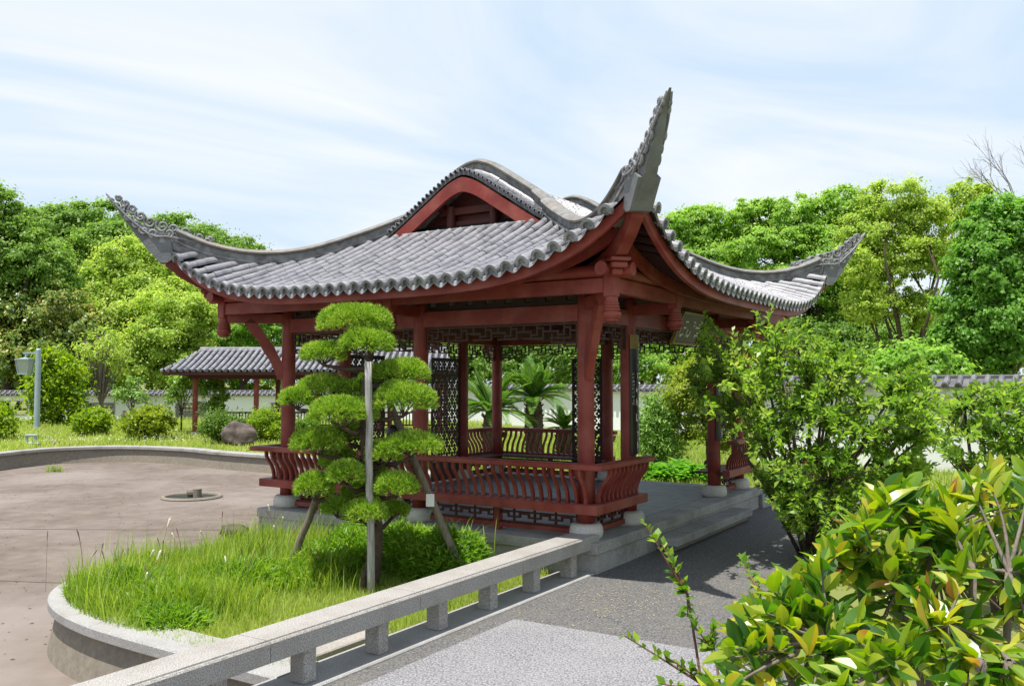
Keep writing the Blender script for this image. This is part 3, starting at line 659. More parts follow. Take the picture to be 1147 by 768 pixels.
# -- gables
for gside in (0, 1):
    sg = 1 if gside == 0 else -1; ug = UG if gside == 0 else W - UG; mb = MB(); half_line = [(a, g(a)) for a in np.linspace(2.22, ga[-1], 26)]
    up = [(-EV + a, z - .085) for a, z in half_line]; up = up + [(L - v, z) for v, z in reversed(up[:-1])]
    vc = L / 2; lo = []
    lo_h = [(v, max(z - .20, 3.765)) for v, z in up[:26]]
    lo = lo_h + [(L - v, z) for v, z in reversed(lo_h[:-1])]
    P = []
    for (a, b) in zip(up, lo): P += [(ug, a[0], a[1]), (ug, b[0], b[1]), (ug + sg * .06, b[0], b[1]), (ug + sg * .06, a[0], a[1])]
    n_ = len(up); mb.add(P, [(4 * i + j, 4 * i + 4 + j, 4 * i + 4 + (j + 1) % 4, 4 * i + (j + 1) % 4) for i in range(n_ - 1) for j in range(4)] + [(0, 1, 2, 3), (4 * n_ - 1, 4 * n_ - 2, 4 * n_ - 3, 4 * n_ - 4)])
    pav(mb, 'gable_board', M['red'], roof)
    mb = MB(); uw = ug + sg * .36
    vs_ = [(-EV + a, g(a) - .06) for a in np.linspace(1.95, ga[-1], 14)]; vs_ = vs_ + [(L - v, z) for v, z in reversed(vs_[:-1])]
    mb.add([(uw, v, z) for v, z in vs_] + [(uw, L + EV - 1.95, 3.5), (uw, EV * -1 + 1.95, 3.5)], [tuple(range(len(vs_) + 2))])
    for vq in (L / 2 - .36, L / 2 + .36): mb.tube([(uw - sg * .10, vq, 3.6), (uw - sg * .10, vq, 4.2)], .065, 12)
    mb.box((uw - sg * .06, L / 2, 4.13), (.09, 1.1, .10)); mb.box((uw - sg * .045, L / 2, 3.93), (.05, .64, .13)); mb.box((uw - sg * .06, L / 2, 3.83), (.09, 1.7, .07))
    for vq, zq in ((L / 2 - .52, 4.20), (L / 2 + .52, 4.20), (L / 2, 4.45)): mb.tube([(ug + sg * .07, vq, zq), (uw, vq, zq)], .06, 12)
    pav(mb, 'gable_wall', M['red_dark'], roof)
    mb = MB(); mb.box((ug + sg * .02, L / 2, g(2.08) + .055), (.08, 2.06, .05), 0, 1, .015); pav(mb, 'gable_sill', M['ridge'], roof)
# ceiling that closes the roof space above the beams
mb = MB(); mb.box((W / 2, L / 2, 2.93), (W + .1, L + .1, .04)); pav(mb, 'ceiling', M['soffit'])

# -- columns on stone drums
COLS = [(0, 0), (0, L / 2), (0, L), (1.14, 0), (4.26, 0), (W, 0), (W, L / 2), (W, L), (1.14, L), (4.26, L)]
cm = None
for (a, b) in COLS:
    if cm is None:
        mb = MB(); mb.lathe((0, 0, 0), [(.100, .15), (.098, .6), (.095, 2.4), (.093, 2.86)], 28); cm = mb.build('column', M['red'], PAV, smooth=False)
        mb = MB(); mb.lathe((0, 0, 0), [(.165, 0), (.185, .03), (.192, .085), (.180, .14), (.155, .17), (.10, .172)], 28); cb_ = mb.build('column_base', M['granite_base'], cm, smooth=True)
        for p_ in cm.data.polygons: p_.use_smooth = len(p_.vertices) == 4
        c_ = cm
    else:
        c_ = cm.copy(); col.objects.link(c_); c_.parent = PAV; q = cb_.copy(); col.objects.link(q); q.parent = c_
    c_.location = (a - W / 2, b - L / 2, 0)

# -- beams
def line_seg(kind, c0, c1, o=0):
    return
def beam(name, a, b, w, h, z, m='red', parent=None, ext=0):
    a = Vector((*a, z)); b = Vector((*b, z)); d = (b - a).normalized(); mb = MB(); mb.bar(a - d * ext, b + d * ext, w, h); return pav(mb, name, M[m], parent)
for (a, b) in [((0, 0), (0, L)), ((W, 0), (W, L)), ((0, 0), (W, 0)), ((0, L), (W, L))]:
    beam('tie_beam', a, b, .11, .19, 2.525); beam('upper_beam', a, b, .12, .13, 2.83)
PO = .62
for (a, b) in [((-PO, -PO), (-PO, L + PO)), ((W + PO, -PO), (W + PO, L + PO)), ((-PO, -PO), (W + PO, -PO)), ((-PO, L + PO), (W + PO, L + PO))]:
    beam('outer_beam', a, b, .09, .15, 2.745)
    A = Vector((*a, 2.90)); B = Vector((*b, 2.90)); d = (B - A).normalized(); mb = MB(); mb.tube([A - d * .25, B + d * .25], .07, 18); pav(mb, 'purlin', M['red'])
# beams crossing inside, and cantilevers to the hanging posts
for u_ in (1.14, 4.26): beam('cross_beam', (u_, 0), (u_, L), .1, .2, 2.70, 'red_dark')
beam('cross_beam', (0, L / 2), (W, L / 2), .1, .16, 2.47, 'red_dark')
HANG = []
for cu, cv in COLS:
    ou = -PO if cu == 0 else (W + PO if cu == W else cu); ov = -PO if cv == 0 else (L + PO if cv == L else cv)
    HANG.append((cu, cv, ou, ov)); beam('cantilever', (cu, cv), (ou, ov), .09, .13, 2.625)
# lotus-ended hanging posts
pm = None
for cu, cv, ou, ov in HANG:
    if pm is None:
        mb = MB(); mb.box((0, 0, 2.80), (.135, .135, .36), 0, 1, .012); mb.box((0, 0, 2.99), (.2, .2, .05), 0, 1, .012)
        pm = mb.build('hanging_post', M['red'], PAV)
        mb = MB(); mb.lathe((0, 0, 2.36), [(.045, 0), (.072, .012), (.070, .028), (.090, .05), (.102, .075), (.098, .10), (.082, .118), (.090, .125), (.090, .14), (.078, .146), (.085, .155), (.085, .17), (.074, .178), (.079, .188), (.079, .20), (.07, .21), (.066, .262)], 20)
        lot = mb.build('lotus_drop', M['red'], pm, smooth=False); p_ = pm
    else:
        p_ = pm.copy(); col.objects.link(p_); p_.parent = PAV; q = lot.copy(); col.objects.link(q); q.parent = p_
    p_.location = (ou - W / 2, ov - L / 2, 0)
# carved struts at corner columns and curved brackets
for (uc, vc, du, dv) in CORN:
    d = Vector((du, dv, 0)).normalized(); s_ = Vector((-d.y, d.x, 0)); c = Vector((uc, vc, 0)); mb = MB()
    ctr = [(.10, 1.78), (.13, 1.93), (.19, 2.06), (.27, 2.2), (.36, 2.34), (.46, 2.48), (.56, 2.60)]; wv = [.05, .075, .068, .08, .066, .078, .06]; P = []
    for i, ((r, z), w) in enumerate(zip(ctr, wv)):
        t = Vector((ctr[min(i + 1, 6)][0] - ctr[max(i - 1, 0)][0], ctr[min(i + 1, 6)][1] - ctr[max(i - 1, 0)][1])).normalized(); nr_ = (-t.y, t.x)
        for o, k in ((.045, -1), (-.045, -1), (-.045, 1), (.045, 1)): P.append(c + d * (r + nr_[0] * w * k) + s_ * o + Z * (z + nr_[1] * w * k))
    mb.add(P, [(4 * i + j, 4 * i + 4 + j, 4 * i + 4 + (j + 1) % 4, 4 * i + (j + 1) % 4) for i in range(6) for j in range(4)] + [(0, 1, 2, 3), (27, 26, 25, 24)])
    pav(mb, 'carved_strut', M['red'])
    mb = MB()
    for r, z, a_, h_ in [(1.02, 2.955, .12, .07), (1.06, 3.02, .17, .06), (1.08, 3.075, .21, .04)]:
        q = c + d * r; mb.box((q.x, q.y, z - .09), (a_, a_, h_), math.atan2(d.y, d.x), 1, .012)
    pav(mb, 'bracket_block', M['red'])

# -- fretwork
CELL = .02
def fret_mask(w, h, seed=0, drop=True):
    nx, nz = int(round(w / CELL)), int(round(h / CELL)); m = np.zeros((nz, nx), bool)
    def H(z, a, b):
        z = nz - 1 - z
        if 0 <= z < nz: m[z, max(0, a):max(0, min(nx, b + 1))] = True
    def Vt(x, a, b):
        if 0 <= x < nx: m[max(0, nz - 1 - b):nz - a, x] = True
    H(0, 0, nx)
    c = nx // 2; un = 18
    for k in range(-(c // un) - 1, c // un + 2):
        for mir in (1,):
            x = c + k * un
            Vt(x, 0, 4); H(4, x - 5, x + 5); Vt(x - 5, 4, 8); Vt(x + 5, 2, 8); H(8, x + 5, x + 13); H(2, x + 5, x + 9); Vt(x + 9, 0, 6); H(6, x + 9, x + 13); H(8, x - 5, x); 
    if drop:
        for e0 in (0, nx - 1):
            s = 1 if e0 == 0 else -1
            Vt(e0, 0, nz)
            for x in range(0, 17):
                for zz2 in (11,): H(zz2, *(sorted((e0, e0 + s * 16))))
            Vt(e0 + s * 16, 6, 11); Vt(e0 + s * 8, 8, nz - 1); H(nz - 1, *sorted((e0, e0 + s * 8)))
    return m
def low_mask(w, h):
    nx, nz = int(round(w / CELL)), int(round(h / CELL)); m = np.zeros((nz, nx), bool); un = 14
    for k in range(0, nx // un + 2):
        x = k * un; 
        if x < nx: m[:, x] = True
        if x + 7 < nx: m[nz // 3:2 * nz // 3 + 1, x + 4 if x + 4 < nx else nx - 1] = True; m[nz // 3:2 * nz // 3 + 1, min(x + 10, nx - 1)] = True
        m[nz // 3, x:min(x + 5, nx)] = True; m[nz // 3, min(x + 10, nx):min(x + 14, nx)] = True
        m[2 * nz // 3, x:min(x + 5, nx)] = True; m[2 * nz // 3, min(x + 10, nx):min(x + 14, nx)] = True; m[nz // 2, min(x + 4, nx):min(x + 11, nx)] = True
    m[0, :] = True; m[-1, :] = True; m[nz - 4, :] = True
    return m
BAYS = [((0, 0), (0, L / 2)), ((0, L / 2), (0, L)), ((W, 0), (W, L / 2)), ((W, L / 2), (W, L)), ((0, 0), (1.14, 0)), ((1.14, 0), (4.26, 0)), ((4.26, 0), (W, 0)), ((0, L), (1.14, L)), ((1.14, L), (4.26, L)), ((4.26, L), (W, L))]
def bay_T(a, b, z0, inset=.1, off=0):
    a = Vector((*a, 0)); b = Vector((*b, 0)); d = (b - a).normalized(); n_ = Vector((-d.y, d.x, 0)); o = a + d * inset
    return (lambda x, y, z: o + d * x + n_ * (y + off) + Z * (z0 + z)), (b - a).length - 2 * inset
for a, b in BAYS:
    T, w = bay_T(a, b, 2.14); mb = MB(); mb.plate(fret_mask(w, .28), CELL, .03, T); pav(mb, 'hanging_fretwork', M['fret'])
    T, w = bay_T(a, b, 2.632); mk = np.ones((7, int(w / .02)), bool)
    for j in range(0, mk.shape[1]):
        if j % 7 not in (0, 1): mk[2:5, j] = (j % 14) > 8
    mb = MB(); mb.plate(mk, .02, .03, T); pav(mb, 'clerestory_lattice', M['lattice'])
# -- leaning benches round both gable ends
OR_, OS = .36, .26
def run(off, far):
    if far: return [(W - 1.10, L + off, 0), (W + off, L + off, 0), (W + off, L / 2 - .02, 0)]
    return [(x, y, 0) for x, y in [(1.10, L + off), (-off, L + off), (-off, -off), (1.10, -off)]]
def short_run(off): return [(W + .06, -off, 0), (W - 1.22, -off, 0)]
nbal = 0
for far in (0, 1):
    k = 1 if far else -1   # outward side of the direction of travel
    mb = MB(); pl = run(OS - .05, far); mb.sweep(pl, [(k * .06, .30), (k * .06, .395), (k * .05, .405), (k * -.05, .405), (k * -.05, .30)])
    if far: mb.sweep(short_run(OS - .05), [(.06, .30), (.06, .395), (.05, .405), (-.05, .405), (-.05, .30)])
    bench = pav(mb, 'bench', M['red'])
    mb = MB(); pl = run(0, far); mb.sweep(pl, [(k * .155, .345), (k * .155, .375), (k * -.28, .375), (k * -.28, .345)])
    if far: mb.sweep(short_run(0), [(.155, .345), (.155, .375), (-.28, .375), (-.28, .345)])
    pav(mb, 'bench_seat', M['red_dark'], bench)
    mb = MB(); pl = run(OR_ - .06, far); mb.sweep(pl, [(k * .06, .79), (k * .066, .80), (k * .066, .845), (k * .05, .855), (k * -.06, .855), (k * -.07, .845), (k * -.07, .79)])
    if far: mb.sweep(short_run(OR_ - .06), [(.06, .79), (.066, .80), (.066, .845), (.05, .855), (-.06, .855), (-.07, .845), (-.07, .79)])
    pav(mb, 'back_rail', M['red'], bench)
    # S-shaped balusters
    prof_b = [(.165, .395), (.16, .46), (.178, .53), (.215, .60), (.265, .66), (.30, .72), (.305, .795)]
    def baluster_mb(pos, outd, along):
        mb = MB(); P = []
        for o, z in prof_b:
            c = Vector((pos[0] + outd[0] * o, pos[1] + outd[1] * o, z)); al = Vector((*along, 0)); ou_ = Vector((*outd, 0))
            P += [c - al * .016 - ou_ * .022, c + al * .016 - ou_ * .022, c + al * .016 + ou_ * .022, c - al * .016 + ou_ * .022]
        mb.add(P, [(4 * i + j, 4 * i + 4 + j, 4 * i + 4 + (j + 1) % 4, 4 * i + (j + 1) % 4) for i in range(6) for j in range(4)] + [(0, 1, 2, 3), (27, 26, 25, 24)]); return mb
    x0 = W if far else 0; od = 1 if far else -1
    spots = [((x0, -.08 + i * .1132), (od, 0), (0, 1)) for i in range(44)]
    if far: spots = [s_ for s_ in spots if s_[0][1] > L / 2 - .03]
    sx = lambda q: (W - q) if far else q
    side_sp = [((sx(-.02 + i * .1132), 0), (0, -1), (1, 0)) for i in range(10)] + [((sx(-.02 + i * .1132), L), (0, 1), (1, 0)) for i in range(10)]
    rest = MB()
    for i, (p, od_, al) in enumerate(spots + side_sp):
        if nbal < 95:
            mbq = baluster_mb(p, od_, al); pav(mbq, 'baluster', M['red'], bench); nbal += 1
        else: q = baluster_mb(p, od_, al); rest.add(q.v, q.f)
    if rest.v:
        o = pav(rest, 'balusters', M['red'], bench); o['kind'] = 'stuff'
    # corner brackets under the rail
    for vq, sg2 in ((0, -1), (L / 2, 0), (L, 1))[far:]:
        mb = MB()
        for (o, z, s2) in ((.16, .755, .1), (.13, .72, .1), (.10, .685, .1)):
            mb.box((x0 + od * o, vq, z), (.22, .07, .04))
        pav(mb, 'rail_bracket', M['red'], bench)
    # frets and rails under the seat
    mb = MB(); lowr = MB()
    segs = [((x0, 0), (x0, L / 2)), ((x0, L / 2), (x0, L)), ((sx(0), 0), (sx(1.14), 0)), ((sx(0), L), (sx(1.14), L))]
    if far: segs = segs[1:]
    for a, b in segs:
        T, w = bay_T(a, b, .095, .10); mb.plate(low_mask(w, .20), CELL, .028, T)
        A = Vector((*a, .065)); B = Vector((*b, .065)); lowr.bar(A, B, .07, .055); 
        if w > 1.5:
            c = (A + B) / 2; lowr.box((c.x, c.y, .17), (.075, .075, .34))
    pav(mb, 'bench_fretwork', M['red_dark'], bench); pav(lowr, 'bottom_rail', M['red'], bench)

# -- pierced screens beside the inner bays
def screen_mask(w, h, cell):
    nx, nz = int(w / cell), int(h / cell); X, Zq = np.meshgrid((np.arange(nx) + .5) * cell, (np.arange(nz) + .5) * cell); m = np.ones((nz, nx), bool)
    px2, pz = .155, .125
    for row in range(int(h / pz) + 1):
        zc = (row + .5) * pz; xo = (row % 2) * px2 / 2
        for c in range(-1, int(w / px2) + 2):
            xc = c * px2 + xo; dx = np.abs(X - xc); dz_ = np.abs(Zq - zc)
            m &= ~((np.abs(dx - dz_ * .72) < .016) & (dz_ < .054))
            for ox, oz in ((.5, 0), (.27, .32), (.27, -.32), (-.27, .32), (-.27, -.32)): m &= ~(((X - xc - ox * px2) ** 2 + (Zq - zc - oz * pz) ** 2) < .014 ** 2)
    b = int(.05 / cell); m[:b] = True; m[-b:] = True; m[:, :b] = True; m[:, -b:] = True; return m
for (a, b, w) in [((4.16, L), (1.24, L), .84), ((1.24, L), (4.16, L), .84), ((W, L / 2 + .1), (W, L), .62)]:
    a_ = Vector((*a, 0)); d = (Vector((*b, 0)) - a_).normalized(); n_ = Vector((-d.y, d.x, 0)); mb = MB()
    mb.plate(screen_mask(w, 1.80, .0125), .0125, .016, lambda x, y, z: a_ + d * x + n_ * y + Z * (.36 + z)); mb.box(a_ + d * w / 2 + Z * .19, (w if abs(d.x) > .5 else .03, .03 if abs(d.x) > .5 else w, .33)); pav(mb, 'pierced_screen', M['lattice'])

# -- platform, floor, step
mb = MB(); e0, e1 = -.30, W + .30; f0, f1 = -.28, L + .28
for (a, b, c, d) in [(e0, e1, f0, f0 + .36), (e0, e1, f1 - .36, f1), (e0, e0 + .36, f0 + .36, f1 - .36), (e1 - .36, e1, f0 + .36, f1 - .36)]:
    mb.box(((a + b) / 2, (c + d) / 2, -.06), (b - a - .002, d - c - .002, .12), 0, 1, .008)
plat = pav(mb, 'platform', M['granite_plat'])
mb = MB(); mb.box((W / 2, L / 2, -.505), (W + .56, L + .52, .77)); pav(mb, 'platform_wall', M['granite_plat'], plat)
mb = MB()
x = e0 + .362
while x < e1 - .37:
    x1 = min(x + .30, e1 - .362); y = f0 + .362; k = int(round((x - e0) / .3))
    y -= (k % 2) * .15; 
    while y < f1 - .363:
        y0 = max(y, f0 + .362); y1 = min(y + .30, f1 - .362)
        if y1 - y0 > .02: mb.box(((x + x1) / 2, (y0 + y1) / 2, -.03 + random.uniform(-.001, .001)), (x1 - x - .006, y1 - y0 - .006, .055))
        y += .30
    x += .30
pav(mb, 'slate_floor', M['floor'], plat)
mb = MB(); mb.box((2.80, -.43, -.20), (3.02, .29, .10), 0, 1, .008); st = pav(mb, 'step', M['granite_plat'], plat)
mb = MB(); mb.box((2.80, -.40, -.283), (2.86, .22, .062)); pav(mb, 'step_base', M['concrete'], st)
for q in (1.9, 2.8, 3.7):
    pass

# -- plaque under the entrance eave, and two couplet boards (things hung on the pavilion)
def glyphs(mb, T, cells, size, seed):
    rr = random.Random(seed)
    for (cx2, cz2) in cells:
        for _ in range(rr.randint(5, 8)):
            x0, z0 = cx2 + rr.uniform(-.42, .42) * size, cz2 + rr.uniform(-.42, .42) * size
            hz = rr.random() < .5; l_ = rr.uniform(.35, .8) * size
            x1 = min(max(x0 + (l_ if hz else rr.uniform(-.15, .15) * size), cx2 - .45 * size), cx2 + .45 * size); z1 = min(max(z0 + (rr.uniform(-.05, .12) * size if hz else -l_), cz2 - .48 * size), cz2 + .48 * size)
            w = .05 * size; d = Vector((x1 - x0, z1 - z0)); 
            if d.length < .1 * size: continue
            d.normalize(); n_ = Vector((-d.y, d.x)) * w
            P = [T(x0 - n_.x, y_, z0 - n_.y) for y_ in (.0,)] ; q = [(x0 - n_.x, z0 - n_.y), (x0 + n_.x, z0 + n_.y), (x1 + n_.x * .6, z1 + n_.y * .6), (x1 - n_.x * .6, z1 - n_.y * .6)]
            mb.add([T(a, .001, b) for a, b in q] + [T(a, .004 + rr.random() * .002, b) for a, b in q], [(4, 5, 6, 7), (0, 1, 5, 4), (1, 2, 6, 5), (2, 3, 7, 6), (3, 0, 4, 7)])
Vd = Vector((V[0], V[1], 0)); Ud = Vector((U[0], U[1], 0))
for (uu, lab) in [(1.14, 'black lacquer couplet board with pale vertical writing on the column left of the entrance'), (4.26, 'black lacquer couplet board on the entrance column half hidden by the quince shrub')]:
    base = Vector(uv(uu, -.105, .86)); e = empty('couplet_board', base, lab, 'couplet board', 'couplet boards on the entrance columns')
    mb = MB(); seg = 8; Rr = .13; P = []
    for z in (0, 1.46):
        for r_ in (Rr, Rr - .025):
            for j in range(seg + 1):
                t = -math.pi / 2 + (j / seg - .5) * 1.9; P.append(Ud * math.cos(t) * r_ * 1.02 + Vd * (math.sin(t) * r_ + .105) + Z * z)
    m_ = seg + 1; F = []
    for j in range(seg): F += [(j, j + 1, 2 * m_ + j + 1, 2 * m_ + j), (m_ + j + 1, m_ + j, 3 * m_ + j, 3 * m_ + j + 1), (j + 1, j, m_ + j, m_ + j + 1), (2 * m_ + j, 2 * m_ + j + 1, 3 * m_ + j + 1, 3 * m_ + j)]
    F += [(0, 2 * m_, 3 * m_, m_), (seg, m_ + seg, 3 * m_ + seg, 2 * m_ + seg)]
    mb.add(P, F); mb.build('board', M['black'], e)
    mb = MB(); P = []
    for z in (1.29, 1.463):
        for j in range(seg + 1):
            t = -math.pi / 2 + (j / seg - .5) * 1.92; P.append(Ud * math.cos(t) * (Rr + .003) * 1.02 + Vd * (math.sin(t) * (Rr + .003) + .105) + Z * z)
    mb.add(P, [(j, j + 1, m_ + j + 1, m_ + j) for j in range(seg)]); mb.build('gilt_head', M['gold'], e)
    mb = MB(); Tg = lambda x, y, z: Ud * (math.sin(x / Rr) * (Rr + .003 + y)) + Vd * (-math.cos(x / Rr) * (Rr + .003 + y) + .105) + Z * z
    glyphs(mb, Tg, [(0.01, 1.16 - i * .175) for i in range(7)], .12, 5 + int(uu)); glyphs(mb, Tg, [(-.085, .98 - i * .045) for i in range(9)], .035, 9 + int(uu)); mb.build('writing', M['ink'], e)
pb = Vector(uv(2.75, -.14, 2.33)); e = empty('name_plaque', pb, 'aged gilt-edged plaque with cursive writing hung under the entrance eave', 'plaque')
tl = R(24); nf = (-Vd * math.cos(tl) - Z * math.sin(tl)); upv = (Z * math.cos(tl) - Vd * math.sin(tl))
Tp = lambda x, y, z: Ud * x + nf * y + upv * z
def slabT(mb, x0, x1, z0, z1, y0, y1): mb.add([Tp(x, y, z) for y in (y0, y1) for x, z in ((x0, z0), (x1, z0), (x1, z1), (x0, z1))], [(0, 1, 2, 3), (7, 6, 5, 4), (0, 4, 5, 1), (1, 5, 6, 2), (2, 6, 7, 3), (3, 7, 4, 0)])
mb = MB(); slabT(mb, -.42, .42, -.05, .36, -.03, .0); mb.build('board', M['plaque'], e)
mb = MB(); slabT(mb, -.45, .45, -.08, -.05, -.035, .012); slabT(mb, -.45, .45, .36, .39, -.035, .012); slabT(mb, -.45, -.42, -.049, .359, -.035, .011); slabT(mb, .42, .45, -.049, .359, -.035, .011); mb.build('frame', M['gold'], e)
mb = MB(); glyphs(mb, Tp, [(-.27, .155), (0, .155), (.27, .155)], .26, 3); mb.build('writing', M['ink'], e)

# ================================================================== BRIDGE RAILING
rl = empty('stone_railing', uv(-4, -.05, ZP), 'low granite railing with square posts along the bridge up to the pavilion', 'railing', rz=math.pi / 2 - YAW)
def railpart(mb, name, m): return mb.build(name, m, rl, (-4, -.05, ZP))
edges = [-.085, -1.70, -3.27, -4.84, -6.41, -7.98, -9.6]
for a, b in zip(edges[:-1], edges[1:]):
    c = (a + b) / 2; mb = MB(); zt = .075; w2_ = (a - b - .006) / 2
    # top with a small groove near its front edge
    pr = [(-.205, -.065), (-.205, .058), (-.195, .07), (-.182, .07), (-.178, .06), (-.170, .06), (-.166, zt), (.10, zt), (.112, .063), (.112, -.065)]
    P = [(c + s * w2_, v, z) for s in (-1, 1) for v, z in pr]; k = len(pr); mb.add(P, [tuple(range(k)), tuple(range(2 * k - 1, k - 1, -1))] + [(i, (i + 1) % k, (i + 1) % k + k, i + k) for i in range(k)])
    railpart(mb, 'handrail', M['granite'])
for i in range(12):
    u_ = -.60 - .768 * i; mb = MB(); mb.box((u_, -.095, -.188), (.12, .14, .242), 0, 1, .008); railpart(mb, 'post', M['granite'])
mb = MB(); mb.sweep([(-10, 0, 0), (-.305, 0, 0)], [(-.25, -.5), (-.25, -.318), (-.24, -.308), (.13, -.308), (.14, -.318), (.14, -.5)]); railpart(mb, 'base_kerb', M['granite_cop'])
mb = MB(); mb.sweep([(-10, .02, 0), (-4.45, .02, 0)], [(-.1, -.9), (-.1, -.50), (.12, -.50), (.12, -.9)]); railpart(mb, 'bridge_side_wall', M['concrete'])

# low stone kerb leading away from the far end of the platform
mb = MB(); mb.sweep([uv(W + .31, -.18), uv(W + 1.2, -.30), uv(W + 2.6, -.9)], [(-.14, -.42), (-.14, -.10), (.14, -.10), (.14, -.42)]); tag(mb.build('stone_kerb', M['granite_plat']), 'low stone kerb running off from the far right end of the platform', 'kerb')

# slab in the grass by the railing
mb = MB(); c = uv(-3.62, .44, 0); mb.box((c[0], c[1], -.335), (.95, .42, .06), math.pi / 2 - YAW, 1, .01); sl_o = mb.build('paving_slab', M['slab'], None); tag(sl_o, 'flat grey stone slab lying in the grass behind the railing', 'slab')
mb = MB(); c = uv(-3.5, .42, 0); mb.box((c[0], c[1], -.304), (.16, .035, .006), math.pi / 2 - YAW + .3); mb.build('slot_shade', M['dark'], sl_o)  # dark strip laid on the slab, painting the shade of a slot

# ================================================================== WHITE GARDEN WALLS
def garden_wall(label, a, b, ztop, z0, windows=(), piers=(), cat='wall', rows=.28):
    a = np.array(a, float); b = np.array(b, float); ln = np.linalg.norm(b - a); ang = math.atan2(b[1] - a[1], b[0] - a[0])
    e = empty('garden_wall', (a[0], a[1], z0), label, cat, 'white garden walls', rz=ang); H = ztop - z0; hb = H - .36
    xs = [0]; mb = MB()
    cur = 0
    for (w0, w1, h0, h1, kind) in sorted(windows):
        mb.box(((cur + w0) / 2, 0, hb / 2 - .2), (w0 - cur, .26, hb + .4)); mb.box(((w0 + w1) / 2, 0, h0 / 2 - .2), (w1 - w0, .26, h0 + .4)); mb.box(((w0 + w1) / 2, 0, (h1 + hb) / 2), (w1 - w0, .26, hb - h1)); cur = w1
    mb.box(((cur + ln) / 2, 0, hb / 2 - .2), (ln - cur, .26, hb + .4))
    for p in piers: mb.box((p, -.05, hb / 2 - .2), (.28, .3, hb + .39))
    mb.build('plaster', M['plaster'], e)
    for (w0, w1, h0, h1, kind) in windows:
        mb = MB(); f = .05
        for (x0, x1, q0, q1) in ((w0, w1, h0, h0 + f), (w0, w1, h1 - f, h1), (w0, w0 + f, h0 + f, h1 - f), (w1 - f, w1, h0 + f, h1 - f)): mb.box(((x0 + x1) / 2, 0, (q0 + q1) / 2), (x1 - x0, .30, q1 - q0))
        wo = mb.build('lattice_window', M['win'], e)
        if kind:
            cell = .03; nx, nz = int((w1 - w0 - 2 * f) / cell), int((h1 - h0 - 2 * f) / cell); X, Y = np.meshgrid(np.arange(nx), np.arange(nz)); mk = ((X + Y) % 7 < 2) | ((X - Y) % 7 < 2)
            mb = MB(); mb.plate(mk, cell, .06, lambda x, y, z: Vector((w0 + f + x, y, h0 + f + z))); mb.build('lattice', M['win'], wo)
    # moulding under the cap, then the tiled cap
    mb = MB(); mb.box((ln / 2, 0, hb + .03), (ln, .34, .05)); mb.box((ln / 2, 0, hb - .05), (ln, .29, .025)); mb.build('moulding', M['plaster'], e)
    mb = MB(); mb.sweep([(0, 0, 0), (ln, 0, 0)], [(-.36, hb + .07), (-.36, hb + .09), (-.08, H - .09), (-.08, H - .02), (-.05, H), (.05, H), (.08, H - .02), (.08, H - .09), (.36, hb + .09), (.36, hb + .07)]); cap = mb.build('tiled_cap', M['wall_tile'], e)
    mb = MB(); x = rows / 2
    while x < ln:
        for s in (-1, 1):
            p0 = Vector((x, s * .40, hb + .11)); p1 = Vector((x, s * .24, hb + .17)); p2 = Vector((x, s * .08, H - .06)); tile_row(mb, [p0, p1, p2], Z, .075, .066, 6)
            d = (p1 - p0).normalized(); eave_end(mb, p0, d, Z)
        x += rows
    mb.build('cap_tiles', M['wall_tile2'], cap, normals=False)
    return e
garden_wall('long low white wall with diamond lattice windows across the back of the left lawn', (-46, 48.9), (-6, 48.3), 1.27, -.40, windows=[(17.4, 19.6, .30, 1.1, 0), (22.8, 24.4, .16, 1.0, 1), (27.7, 29.4, .10, 1.0, 1), (32.9, 33.9, .35, 1.0, 1)])
garden_wall('white tile-capped wall seen through the pavilion, behind the cycads', (-6, 48.3), (9.5, 34.2), 1.62, -.40)
garden_wall('tall white tile-capped wall with a pier, behind the shrubs at the right', (6.5, 23.5), (20, 13.2), 1.90, -.40, piers=(4.75, 9.5))

# ================================================================== ROOFED CORRIDOR
co = empty('roofed_corridor', (-8, 36.6, ZG), 'long red-posted corridor with grey tiled roof at the back of the lawn', 'corridor')
cof = (-8, 36.6, ZG)
mb = MB(); X0, X1, Y0, Y1, ZE, ZR = -13.5, -2.0, 34.1, 38.9, 2.12, 3.02; rY = (Y0 + Y1) / 2
def cz(t): return ZE + (ZR - ZE) * (t ** 1.15)
mb.grid([[(x if t < 1 else x, Y0 + (rY - Y0) * t, cz(t)) for x in np.linspace(X0 + .75 * t, X1 - .75 * t, 40)] for t in np.linspace(0, 1, 8)])
mb.grid([[(x, Y1 - (Y1 - rY) * t, cz(t)) for x in np.linspace(X0 + .75 * t, X1 - .75 * t, 40)] for t in np.linspace(0, 1, 8)])
mb.grid([[(X0 + .75 * t, y, cz(t)) for y in np.linspace(Y0 + (rY - Y0) * t, Y1 - (Y1 - rY) * t, 12)] for t in np.linspace(0, 1, 8)])
cr = mb.build('roof', M['tile_pan'], co, cof)
mb = MB(); x = X0 + .15
while x < X1 - .1:
    a = max((X0 + .75 - x) / -.75 if False else 0, 0); tmax = 1 if X0 + .75 <= x <= X1 - .75 else (max(.08, (x - X0) / .75) if x < X0 + .75 else max(.08, (X1 - x) / .75))
    pts = [Vector((x, Y0 - .03 + (rY - Y0) * t, cz(t) + .02)) for t in np.linspace(0, tmax, 9)]; tile_row(mb, pts, Z, .075, .068, 6); x += .245
y = Y0 + .2
while y < Y1 - .15:
    tm = 1 - abs(y - rY) / (Y1 - rY); pts = [Vector((X0 + .75 * t - .03, y, cz(t) + .02)) for t in np.linspace(0, max(tm, .1), 5)]; tile_row(mb, pts, Z, .075, .068, 6); y += .245
